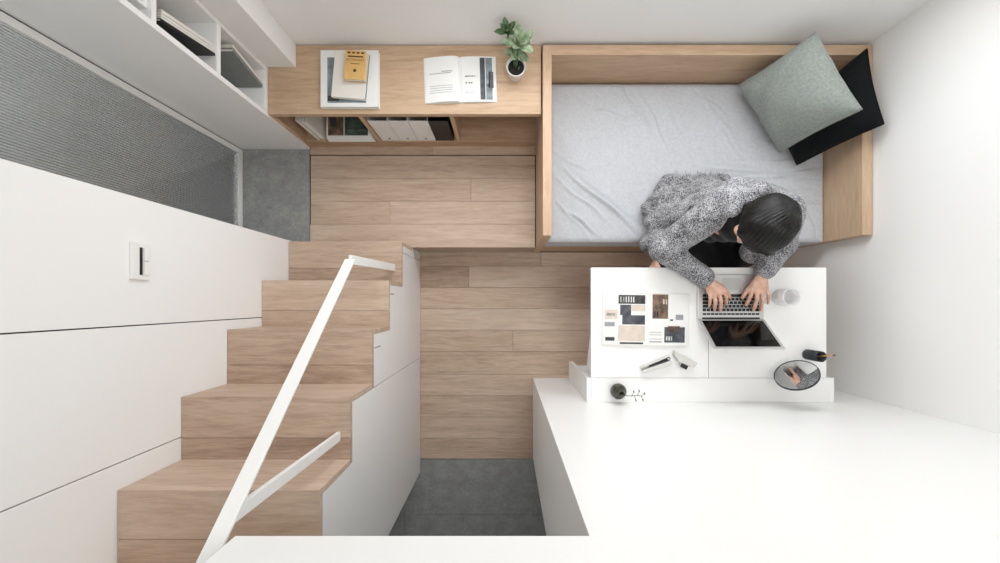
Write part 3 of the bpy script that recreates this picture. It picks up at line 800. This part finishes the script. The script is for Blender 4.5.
# open magazine on the desk
c = P(646, 319.5, ZD+.008)
pr = [(0, .66, .96, .70, .96, PAPER), (0, .66, .95, .50, .68, PHOTO_D), (0, .70, .9, .56, .62, INK_L), (0, .02, .64, .80, .97, PHOTO_A), (0, .28, .6, .83, .94, PAPER), (0, .02, .34, .66, .78, PHOTO_D), (0, .35, .6, .58, .78, PHOTO_C), (0, .02, .55, .40, .58, PHOTO_C),
      (0, .02, .64, .08, .38, PHOTO_D), (0, .72, .93, .08, .15, INK), (0, .72, .95, .36, .44, INK_L), (0, .06, .6, .02, .055, INK),
      (1, .14, .50, .52, .99, PHOTO_B), (1, .14, .30, .52, .66, PHOTO_A), (1, .36, .48, .80, .90, PHOTO_D), (1, .55, .62, .48, .51, INK), (1, .68, .86, .50, .6, INK_L),
      (1, .42, .90, .06, .36, PHOTO_C), (1, .50, .78, .26, .38, PHOTO_B), (1, .46, .6, .1, .18, PAPER), (1, .08, .36, .06, .08, INK_L), (1, .08, .36, .12, .13, INK_L), (1, .08, .36, .2, .21, INK_L), (1, .08, .36, .25, .26, INK_L)]
open_magazine('magazine', 'open magazine with interior photographs on the white desk', (c.x, c.y, ZD+.0014), math.radians(-.8), .192, .228, (.005, .006), pr)

# mug
mg = P(791.7, 297, ZD+.088)
mug = thing('mug', 'plain white mug on the white desk beside the laptop', 'mug', (mg.x, mg.y, ZD+.0005))
mb = MB(); mb.lathe([(.031, 0), (.034, .003), (.0365, .03), (.0375, .088), (.0345, .089), (.0335, .03), (.03, .007), (0, .006)], (0, 0, 0), 40); link('body', mb, CERAMIC, mug, local=True)
mb = MB(); mb.tube([(.034, .012, .068), (.052, .02, .066), (.058, .022, .045), (.05, .019, .024), (.034, .012, .022)], .0045, 10); link('handle', mb, CERAMIC, mug, local=True)

# stapler and tape dispenser
PALE = plain('pale grey plastic', (206, 205, 200), .45, bump=.05)
c = P(655, 361, ZD+.02)
sp = thing('stapler', 'white stapler with a dark jaw lying near the desk seam', 'stapler', (c.x, c.y, ZD+.012), math.radians(23)); sp.scale = (1.1, 1.25, 1.1); sp.rotation_euler = (PI/2, 0, math.radians(23))
mb = MB(); mb.box(-.062, .058, -.011, .011, 0, .006); link('base', mb, PALE, sp, .002, local=True)
mb = MB(); mb.prism([(-.060, .014), (.058, .022), (.062, .034), (.05, .042), (-.05, .030), (-.062, .022)], 'y', -.0105, .0105); link('arm', mb, PALE, sp, .003, local=True, fix=True)
mb = MB(); mb.prism([(-.03, .006), (.06, .008), (.06, .018), (-.03, .012)], 'y', -.008, .008); link('magazine_channel', mb, BLACK_PL, sp, .001, local=True, fix=True)
mb = MB(); mb.lathe([(.004, -.012), (.004, .012)], (.052, 0, .012), 12, M=Matrix.Rotation(PI/2, 3, 'X')); link('pivot_pin', mb, SILVER, sp, local=True)
c = P(685, 356.5, ZD+.02)
td = thing('tape_dispenser', 'small white tape dispenser right of the stapler on the desk', 'tape dispenser', (c.x, c.y, ZD+.0203), math.radians(-28)); td.rotation_euler = (PI/2, 0, math.radians(-28))
mb = MB(); mb.prism([(-.055, 0), (.055, 0), (.055, .014), (.035, .03), (-.02, .034), (-.05, .016)], 'y', -.019, .019); link('body', mb, PALE, td, .004, local=True, fix=True)
mb = MB(); mb.lathe([(.008, -.009), (.017, -.009), (.017, .009), (.008, .009)], (.012, .0, .036), 24, M=Matrix.Rotation(PI/2, 3, 'X')); link('tape_roll', mb, CREAM, td, local=True, fix=True)
mb = MB(); mb.box(.04, .052, -.012, .012, .0145, .021); mb.box(-.004, .028, .0095, .0115, .032, .05); link('cutter', mb, BLACK_PL, td, .0005, local=True)

# bud vase with twig on the cabinet top
c = P(619.3, 392, ZD+.045)
vs_ = thing('bud_vase', 'round smoked glass bud vase holding a dry twig on the desk ledge', 'vase', (c.x, c.y, ZD+.0005))
mb = MB(); mb.lathe([(.018, 0), (.028, .006), (.0345, .024), (.034, .038), (.026, .056), (.0125, .066), (.0105, .076), (.0125, .082), (.0095, .082), (.0085, .07), (0, .066)], (0, 0, 0), 36); link('glass', mb, SMOKED, vs_, local=True)
mb = MB(); mb.tube([(0, 0, .06), (.012, -.004, .10), (.03, 0, .125), (.05, .006, .14), (.066, .004, .15)], [.0018, .0016, .0014, .0012, .001], 6)
for (x, y, z, dx, dy, dz) in ((.03, 0, .125, .006, .02, .012), (.05, .006, .14, .004, .02, .01), (.04, .003, .133, .004, -.018, .006), (.062, .004, .148, .012, .012, .008), (.064, .004, .149, .004, -.014, .006)):
    mb.tube([(x, y, z), (x+dx, y+dy, z+dz)], [.0012, .0008], 6)
    mb.lathe([(0, -.008), (.0022, -.004), (.0026, .001), (0, .008)], (x+dx, y+dy, z+dz), 8, M=Matrix.Rotation(.8, 3, 'X'))
link('twig', mb, TWIG, vs_, local=True)

# pen cup with pen, round mirror
c = P(807, 354.3, ZD)
cup = thing('pen_cup', 'dark cylindrical pen cup behind the round mirror on the desk', 'pen cup', (c.x, c.y, ZD+.0005))
mb = MB(); mb.lathe([(.0215, 0), (.023, .002), (.023, .088), (.0205, .088), (.0205, .006), (0, .006)], (0, 0, 0), 36); link('cup', mb, NAVY, cup, local=True)
pn = thing('pencil', 'brass coloured pencil leaning out of the dark pen cup', 'pencil', (c.x, c.y, ZD+.0075))
mb = MB(); mb.tube([(-.014, -.012, .002), (.016, .012, .128)], .0032, 8); link('shaft', mb, BRASS, pn, local=True)
mb = MB(); d_ = Vector((.03, .024, .126)).normalized(); mb.tube([Vector((.016, .012, .128)), Vector((.016, .012, .128))+d_*.012], [.0032, .0006], 8); link('tip', mb, TWIG, pn, local=True)
mc = P(796.5, 374.8, .86)
mbase = P(794, 381, ZD)
mr = thing('mirror', 'round tilting table mirror with a thin dark rim on the desk', 'mirror', (mbase.x, mbase.y, ZD+.0005))
nrm = Vector((-.50, .76, .41)).normalized(); qt = nrm.to_track_quat('Z', 'Y').to_matrix(); ctr = mc-mr.location
rad = .079
mb = MB(); mb.lathe([(rad, -.003), (rad, .0005)], ctr, 64, M=qt, smooth=False); link('glass', mb, MIRROR, mr, local=True)
mb = MB(); mb.lathe([(rad+.0002, -.005), (rad+.003, -.005), (rad+.003, .002), (rad+.0002, .002), (rad+.0002, -.005)], ctr, 64, M=qt, smooth=False)
mb.lathe([(rad+.001, -.006), (rad+.001, -.0045)], ctr, 64, M=qt, smooth=False)
link('rim', mb, NAVY, mr, local=True, fix=True)
mb = MB(); mb.tube([(0, 0, .006), (0, 0, .04), ctr-nrm*.006], .004, 10); link('stand', mb, NAVY, mr, local=True)
mb = MB(); mb.lathe([(.03, 0), (.03, .006), (.004, .009)], (0, 0, 0), 32); link('foot', mb, NAVY, mr, local=True)

# ------------------------------------------------------------------ person
def sdf_cone(p, a, ra, b, rb):
    a = np.asarray(a, np.float32); b = np.asarray(b, np.float32); ba = b-a; pa = p-a
    L2 = float(ba@ba)+1e-9
    t = np.clip((pa@ba)/L2, 0, 1)
    d = pa-t[:, None]*ba
    return np.sqrt((d*d).sum(1))-(ra+(rb-ra)*t)
def sdf_ell(p, c, r, Rm=None):
    q = p-np.asarray(c, np.float32)
    if Rm is not None: q = q@np.asarray(Rm, np.float32)
    r = np.asarray(r, np.float32)
    k0 = np.sqrt(((q/r)**2).sum(1)); k1 = np.sqrt(((q/(r*r))**2).sum(1))+1e-9
    return k0*(k0-1)/k1
def smin(a, b, k):
    h = np.clip(.5+.5*(b-a)/k, 0, 1)
    return b*(1-h)+a*h-k*h*(1-h)
def field(prims, p):
    f = np.full(len(p), 1.0, np.float32)
    for pr in prims:
        k = pr[-1]
        if pr[0] == 'c': d = sdf_cone(p, *pr[1:5])
        elif pr[0] == 'e': d = sdf_ell(p, pr[1], pr[2], pr[3])
        elif pr[0] == 'cut':
            f = -smin(-f, pr[1](p), k) if k > 0 else np.maximum(f, -pr[1](p)); continue
        f = smin(f, d.astype(np.float32), k)
    return f
def mesh_field(prims, lo, hi, h, C=4):
    lo = np.array(lo, np.float32); n = (np.ceil((np.array(hi)-lo)/(h*C)).astype(int)+1)
    gc = np.stack(np.meshgrid(*[np.arange(m) for m in n], indexing='ij'), -1).reshape(-1, 3)
    pc_ = lo+(gc+.5-.5/C)*np.float32(h*C)
    fc = field(prims, pc_.astype(np.float32)).reshape(n)
    Fv = fc.repeat(C, 0).repeat(C, 1).repeat(C, 2).astype(np.float32)
    near = np.abs(fc) < h*C*2.2
    ids = np.argwhere(near.repeat(C, 0).repeat(C, 1).repeat(C, 2))
    for s in range(0, len(ids), 400000):
        q = ids[s:s+400000]
        Fv[q[:, 0], q[:, 1], q[:, 2]] = field(prims, (lo+q*np.float32(h)).astype(np.float32))
    ins = Fv < 0
    cnt = np.zeros(tuple(np.array(Fv.shape)-1), np.int8)
    for dx in (0, 1):
        for dy in (0, 1):
            for dz in (0, 1):
                cnt += ins[dx:dx+cnt.shape[0], dy:dy+cnt.shape[1], dz:dz+cnt.shape[2]]
    act = (cnt > 0) & (cnt < 8); cells = np.argwhere(act)
    vid = np.full(cnt.shape, -1, np.int64); vid[act] = np.arange(len(cells))
    cor = np.array([(i, j, k) for i in (0, 1) for j in (0, 1) for k in (0, 1)])
    val = np.stack([Fv[cells[:, 0]+c[0], cells[:, 1]+c[1], cells[:, 2]+c[2]] for c in cor], 1)
    acc = np.zeros((len(cells), 3)); num = np.zeros(len(cells))
    for a in range(8):
        for b in range(a+1, 8):
            if np.abs(cor[a]-cor[b]).sum() != 1: continue
            va, vb = val[:, a], val[:, b]; m = (va < 0) != (vb < 0)
            t = np.where(m, va/np.where(m, va-vb, 1), 0)
            acc += np.where(m[:, None], cor[a]+t[:, None]*(cor[b]-cor[a]), 0); num += m
    V = lo+(cells+acc/num[:, None])*h
    Q = []
    for ax in range(3):
        sl0 = [slice(None)]*3; sl1 = [slice(None)]*3
        sl0[ax] = slice(0, -1); sl1[ax] = slice(1, None)
        ch = ins[tuple(sl0)] != ins[tuple(sl1)]
        e = np.argwhere(ch); o1, o2 = (ax+1) % 3, (ax+2) % 3
        ok = (e[:, o1] > 0) & (e[:, o2] > 0) & (e[:, o1] < cnt.shape[o1]) & (e[:, o2] < cnt.shape[o2]); e = e[ok]
        def cid(a, b):
            q = e.copy(); q[:, o1] -= a; q[:, o2] -= b; return vid[q[:, 0], q[:, 1], q[:, 2]]
        quad = np.stack([cid(1, 1), cid(0, 1), cid(0, 0), cid(1, 0)], 1)
        fl = ~ins[e[:, 0], e[:, 1], e[:, 2]]
        quad[fl] = quad[fl][:, ::-1]
        Q.append(quad)
    return V, np.concatenate(Q)
def vnormals(V, Q):
    fn = np.cross(V[Q[:, 2]]-V[Q[:, 0]], V[Q[:, 3]]-V[Q[:, 1]]); Nn = np.zeros_like(V)
    for k in range(4): np.add.at(Nn, Q[:, k], fn)
    return Nn/(np.linalg.norm(Nn, axis=1)[:, None]+1e-12)
def smooth_v(V, Q, it=2):
    for _ in range(it):
        A = np.zeros_like(V); c = np.zeros(len(V))
        for k in range(4):
            for m in (1, 3): np.add.at(A, Q[:, k], V[Q[:, (k+m) % 4]]); np.add.at(c, Q[:, k], 1)
        V = V*.5+.5*A/c[:, None]
    return V
def link_np(name, V, Q, mat, parent):
    me = bpy.data.meshes.new(name); off = np.array(wloc(parent))
    me.from_pydata((V-off).tolist(), [], Q.tolist()); me.materials.append(mat)
    me.polygons.foreach_set('use_smooth', [True]*len(Q)); me.update()
    o = bpy.data.objects.new(name, me); COL.objects.link(o); o.parent = parent
    return o
T3 = lambda v: tuple(v)
pelvis = P(697, 222, .56); chest = P(736, 214, .86); neckb = P(758, 210, .985)
shR, shL = P(722, 210, .92), P(788, 218, .92)
elR, elL = P(663, 249, .785), P(783, 244, .80)
wrR, wrL = P(707.5, 280, .778), P(763, 272, .778)
hc = P(765, 227, 1.06)
fw = Vector((-.44, -.55, -.71)).normalized(); upv = Vector((-.10, -.36, .9)); upv = (upv-fw*upv.dot(fw)).normalized(); rt = fw.cross(upv)   # rt = her right
HR = np.array([rt, fw, upv]).T          # columns: right, forward, up
def hp_(r, f, u): return hc+rt*r+fw*f+upv*u
person = thing('person', 'person in a speckled grey knit coat typing at the white desk', 'person', (pelvis.x, pelvis.y, ZM+.005))
# body
knR, knL = P(660, 272, .52), P(730, 280, .53)
B_ = [('e', T3(pelvis), (.125, .10, .085), None, .03), ('c', T3(pelvis), .10, T3(chest), .095, .05), ('e', T3(chest), (.125, .09, .12), None, .04),
      ('c', T3(chest), .08, T3(neckb), .05, .05), ('c', T3(shR), .045, T3(shL), .045, .05),
      ('c', T3(shR), .044, T3(elR), .034, .03), ('c', T3(elR), .033, T3(wrR), .021, .02),
      ('c', T3(shL), .044, T3(elL), .034, .03), ('c', T3(elL), .033, T3(wrL), .021, .02),
      ('c', T3(neckb), .045, T3(hp_(0, -.03, -.07)), .042, .03),
      ('c', T3(pelvis+Vector((-.06, -.02, -.02))), .075, T3(knR), .052, .03), ('c', T3(pelvis+Vector((.07, -.03, -.02))), .075, T3(knL), .052, .03)]
for kn, ax in ((knR, -.02), (knL, .02)):
    an = Vector((kn.x+ax, kn.y-.03, .075)); toe = an+Vector((ax*.8, -.145, -.047)); heel = an+Vector((0, .035, -.045))
    B_ += [('c', T3(kn), .05, T3(an), .032, .02), ('c', T3(heel), .028, T3(toe), .024, .015), ('c', T3(an), .032, T3(heel), .028, .015)]
# head
B_ += [('e', T3(hc+fw*-.012+upv*.025), (.074, .093, .083), HR, .01), ('e', T3(hp_(0, .035, -.045)), (.056, .060, .070), HR, .03), ('e', T3(hp_(0, .062, -.098)), (.022, .02, .018), HR, .02),
       ('c', T3(hp_(0, .088, -.005)), .007, T3(hp_(0, .108, -.038)), .011, .012), ('e', T3(hp_(0, .092, -.070)), (.022, .010, .009), HR, .008),
       ('e', T3(hp_(.03, .080, -.040)), (.024, .018, .02), HR, .02), ('e', T3(hp_(-.03, .080, -.040)), (.024, .018, .02), HR, .02)]
for s in (1, -1):
    B_ += [('e', T3(hp_(s*.077, -.012, -.018)), (.009, .019, .031), HR, .006)]
    B_ += [('cut', (lambda p, c=hp_(s*.031, .099, .002): sdf_ell(p, T3(c), (.016, .010, .010), HR)), .008)]
    B_ += [('e', T3(hp_(s*.031, .080, .002)), (.0125, .0125, .0115), HR, .003)]
# hands
def hand(wr, knuckles, tips, thumb):
    L = []
    kz, tz = .777, .7475
    ks = [P(k[0], k[1], kz-(.004 if i in (0, 3) else 0)) for i, k in enumerate(knuckles)]
    for i, k in enumerate(ks):
        L.append(('c', T3(wr), .016, T3(k), .0105, .012))
    for i in range(3): L.append(('c', T3(ks[i]), .0095, T3(ks[i+1]), .0095, .006))
    for i, (k, t) in enumerate(zip(ks, tips)):
        e = P(t[0], t[1], tz); m1 = k.lerp(e, .42)+Vector((0, 0, .012)); m2 = k.lerp(e, .76)+Vector((0, 0, .006))
        r = (.0082, .0086, .0082, .0072)[i]
        L += [('c', T3(k), r+.0008, T3(m1), r, .004), ('c', T3(m1), r, T3(m2), r-.0008, .003), ('c', T3(m2), r-.0008, T3(e), r-.0016, .003)]
    tb = [P(t[0], t[1], z_) for t, z_ in zip(thumb, (.772, .764, .752))]
    L += [('c', T3(wr), .015, T3(tb[0]), .012, .010), ('c', T3(tb[0]), .0115, T3(tb[1]), .0095, .006), ('c', T3(tb[1]), .0095, T3(tb[2]), .0075, .004)]
    return L
B_ += hand(wrR, [(724, 291.5), (719, 293.5), (713.8, 293.5), (709, 291.5)], [(726, 304.5), (720.5, 310.5), (714.6, 309.8), (709.3, 306)], [(720, 286), (726, 290.5), (730, 297.5)])
B_ += hand(wrL, [(751.8, 288.5), (756.8, 291.5), (761.8, 291.5), (766, 288)], [(746, 305), (753.5, 310), (760.5, 310.5), (768, 303.5)], [(754.5, 282.5), (748, 289.5), (742.5, 297.5)])
V, Q = mesh_field(B_, (.60, -.10, 0.0), (1.36, .56, 1.26), .0032)
V = smooth_v(V, Q, 1)
body = link_np('body', V, Q, SKIN, person)
paint = np.zeros((len(V), 4), np.float32)
def dab(c, r, col):
    d = (V-np.array(c))@HR; m = (d/np.array(r))**2
    paint[m.sum(1) < 1] = col
for s in (1, -1):
    dab(hp_(s*.031, .094, .022), (.018, .03, .0045), (.02, .016, .014, 1)); dab(hp_(s*.031, .093, .002), (.012, .012, .006), (.85, .84, .82, 1)); dab(hp_(s*.031, .093, .001), (.0055, .012, .006), (.02, .015, .012, 1))
dab(hp_(0, .10, -.070), (.022, .02, .009), (.52, .2, .18, 1))
at = body.data.attributes.new('paint', 'FLOAT_COLOR', 'POINT'); at.data.foreach_set('color', paint.ravel())
# black dress: torso and lap
D_ = \
     [('e', T3(pelvis), (.135, .115, .088), None, .03), ('c', T3(pelvis), .10, T3(chest), .102, .05), ('e', T3(chest), (.128, .098, .122), None, .04), ('c', T3(chest), .085, T3(neckb+Vector((-.01, -.02, -.05))), .06, .05),
      ('c', T3(pelvis+Vector((-.05, -.02, .02))), .085, T3(knR+Vector((.03, .035, .015))), .062, .04), ('c', T3(pelvis+Vector((.07, -.03, .02))), .085, T3(knL+Vector((0, 0, .015))), .062, .04), ('c', T3(knR+Vector((.07, .03, .01))), .055, T3(knL), .06, .05)]
D_ += [('c', T3(shR+Vector((.04, -.02, 0))), .062, T3(neckb+Vector((-.03, -.035, -.015))), .048, .03), ('c', T3(P(748, 249, .64)), .05, T3(P(744, 256, .56)), .055, .04), ('c', T3(P(700, 246, .60)), .05, T3(P(712, 256, .58)), .05, .04)]
V, Q = mesh_field(D_, (.56, -.02, .40), (1.36, .62, 1.1), .006)
Nv = vnormals(V, Q); V = V+Nv*(.004*np.sin(V[:, [0]]*60+V[:, [1]]*35)+.003*np.sin(V[:, [2]]*70+V[:, [0]]*30))
tag(link_np('dress', smooth_v(V, Q, 1), Q, DRESS, person), 'black dress')
# coat: back, skirt spread on the mattress, sleeves, collar
cuR = elR.lerp(wrR, .90); cuL = elL.lerp(wrL, .86)
K_ = [('c', T3(P(736, 199, .84)), .088, T3(P(768, 204, .86)), .080, .05),
      ('c', T3(P(712, 205, .68)), .098, T3(P(738, 203, .76)), .098, .06),
      ('c', T3(P(664, 203, .545)), .052, T3(P(705, 196, .59)), .085, .05), ('c', T3(P(655, 226, .535)), .05, T3(P(690, 222, .57)), .08, .05),
      ('c', T3(P(668, 184, .500)), .034, T3(P(722, 182, .515)), .034, .03), ('c', T3(P(648, 208, .50)), .036, T3(P(668, 186, .505)), .034, .03),
      ('c', T3(P(652, 244, .56)), .045, T3(P(690, 232, .58)), .06, .04), ('c', T3(P(735, 188, .52)), .03, T3(P(752, 198, .56)), .05, .04),
      ('c', T3(P(684, 206, .55)), .07, T3(P(716, 204, .62)), .09, .05),
      ('c', T3(P(773, 233, .83)), .060, T3(P(752, 252, .73)), .052, .03), ('c', T3(P(676, 220, .58)), .07, T3(P(702, 216, .66)), .085, .04),
      ('c', T3(shR+Vector((.02, .03, .01))), .068, T3(shL+Vector((-.01, .03, .01))), .062, .04),
      ('c', T3(shR+Vector((.01, .02, 0))), .074, T3(elR), .056, .010), ('c', T3(elR), .056, T3(cuR), .042, .02),
      ('c', T3(shL), .056, T3(elL), .050, .02), ('c', T3(elL), .052, T3(cuL), .044, .02),
      ('c', T3(cuR), .0455, T3(cuR+(elR-cuR)*.12), .0465, .004), ('c', T3(cuL), .048, T3(cuL+(elL-cuL)*.14), .049, .004),
      ('c', T3(neckb+Vector((-.085, .0, -.01))), .030, T3(neckb+Vector((.0, .068, .02))), .034, .008), ('c', T3(neckb+Vector((.0, .068, .02))), .034, T3(neckb+Vector((.08, .03, .0))), .030, .008)]
# opening at the front
K_ += \
      [('cut', (lambda p: sdf_cone(p, T3(P(742, 232, .92)), .050, T3(P(708, 262, .66)), .055)), .012)]
V, Q = mesh_field(K_, (.50, .0, .40), (1.40, .68, 1.10), .0048)
Nv = vnormals(V, Q)
x, y, z = V[:, 0], V[:, 1], V[:, 2]
low = np.clip((.80-z)/.2, 0, 1)
wc = P(722, 208, .70)                                     # folds run out from the waist
th = np.arctan2(y-wc.y, x-wc.x); rd = np.sqrt((x-wc.x)**2+(y-wc.y)**2)
fold = np.clip(rd/.24, 0, 1)*low*(.020*(np.abs(np.sin(4.5*th+.8*np.sin(8*rd+3*th)+.4))**.7-.62)+.011*(np.abs(np.sin(10.5*th+1.2*np.sin(12*rd)))**.7-.62))
arm = np.exp(-(((x-elR.x)**2+(y-elR.y)**2)/.008))
fold += .012*arm*(np.abs(np.sin(42*(x*.75+y*.45)+18*z))**.7-.62)
fold += .0015*np.sin(60*x+25*z)*np.sin(48*y+30*z)
V = V+Nv*fold[:, None]
V[:, 2] = np.maximum(V[:, 2], np.where((V[:, 1] > .305), ZM-.004, V[:, 2]))
tag(link_np('coat', smooth_v(V, Q, 1), Q, KNIT, person), 'speckled grey chunky knit coat')
mb = MB(); rf = random.Random(9)
for k in range(46):
    q = P(668+56*k/45, 176.5+1.5*math.sin(k*.7), ZM+.03); d_ = Vector((rf.uniform(-.012, .012), rf.uniform(.016, .034), rf.uniform(-.016, .006)))
    mb.tube([q-d_*.4, q+d_*.5, q+d_], [.0013, .0011, .0006], 5)
link('fringe', mb, KNIT, person)
# hair
hb = hc+fw*-.014+upv*.028
HA = [('e', T3(hb), (.081, .098, .090), HR, .01), ('e', T3(hp_(0, -.055, -.02)), (.078, .062, .088), HR, .03), ('e', T3(hp_(0, -.100, .005)), (.036, .028, .040), HR, .012), ('c', T3(hp_(.045, -.03, .01)), .035, T3(P(757, 204, 1.0)), .026, .03),
            ('c', T3(hp_(.05, .0, .05)), .03, T3(P(747, 207, 1.02)), .014, .03), ('c', T3(hp_(-.066, .05, .03)), .022, T3(hp_(-.07, .03, -.07)), .016, .02), ('c', T3(hp_(.062, .045, .045)), .018, T3(hp_(.078, .01, .0)), .012, .02),
      ('cut', (lambda p: sdf_ell(p, T3(hp_(.0, .125, -.06)), (.074, .085, .104), HR)), .006)]
V, Q = mesh_field(HA, (.78, .10, .86), (1.22, .56, 1.30), .0034)
loc_ = (V-np.array(hb))@HR
ang = np.arctan2(loc_[:, 0]+.012, loc_[:, 2]+.02)       # strands run front to back over the crown
Nv = vnormals(V, Q)
V = V+Nv*(.0016*np.sin(ang*46+2*np.sin(loc_[:, 1]*40))+.0012*np.sin(ang*95+loc_[:, 1]*30))[:, None]
V = smooth_v(V, Q, 1)
hair = link_np('hair', V, Q, HAIR, person); tag(hair, 'long black hair tied back')
sv = np.stack([ang*34, loc_[:, 1]*7, np.zeros(len(V))], 1).astype(np.float32)
at = hair.data.attributes.new('strand', 'FLOAT_VECTOR', 'POINT'); at.data.foreach_set('vector', sv.ravel())

# ------------------------------------------------------------------ light
w = bpy.data.worlds.new('world'); S.world = w; w.use_nodes = True
bg = w.node_tree.nodes['Background']; bg.inputs[0].default_value = (.9, .95, 1, 1); bg.inputs[1].default_value = .3
def area(name, loc, rot, sx, sy, e, col=(1, 1, 1), spread=PI):
    l = bpy.data.lights.new(name, 'AREA'); l.shape = 'RECTANGLE'; l.size = sx; l.size_y = sy; l.energy = e; l.color = col; l.spread = spread
    o = bpy.data.objects.new(name, l); COL.objects.link(o); o.location = loc; o.rotation_euler = rot
    return o
area('window_daylight', ((WX0+WX1)/2, YB+.13, (WZ0+WZ1)/2), (-PI/2+.5, 0, 0), WX1-WX0-.1, WZ1-WZ0-.1, 27, (.97, .985, 1))
# added fill: an unseen wide lamp that lifts the general brightness
cl = thing('fill_lamp', 'wide white fill lamp added out of view above the room', 'lamp', (.45, -.05, CEIL-.001)); 
mb = MB(); mb.lathe([(.45, CEIL-.04), (.46, CEIL-.001)], (.45, -.05, 0), 48); link('fill_lamp_body', mb, WHITE_METAL, cl)
area('ceiling_fill', (.45, -.05, CEIL-.045), (0, 0, 0), .85, .85, 17, (1, .985, .965))
area('bathroom_fill', (-2.0, .55, 2.45), (0, 0, 0), 0.4, .4, 22, (1, .98, .95))  # added unseen light behind the door, brightens the upper glass

S.view_settings.view_transform = 'Standard'; S.view_settings.look = 'None'; S.view_settings.gamma = 1; S.view_settings.use_curve_mapping = False
S.view_settings.exposure = -0.1
S.cycles.use_denoising = True
S.cycles.max_bounces = 10; S.cycles.diffuse_bounces = 6; S.cycles.transmission_bounces = 8
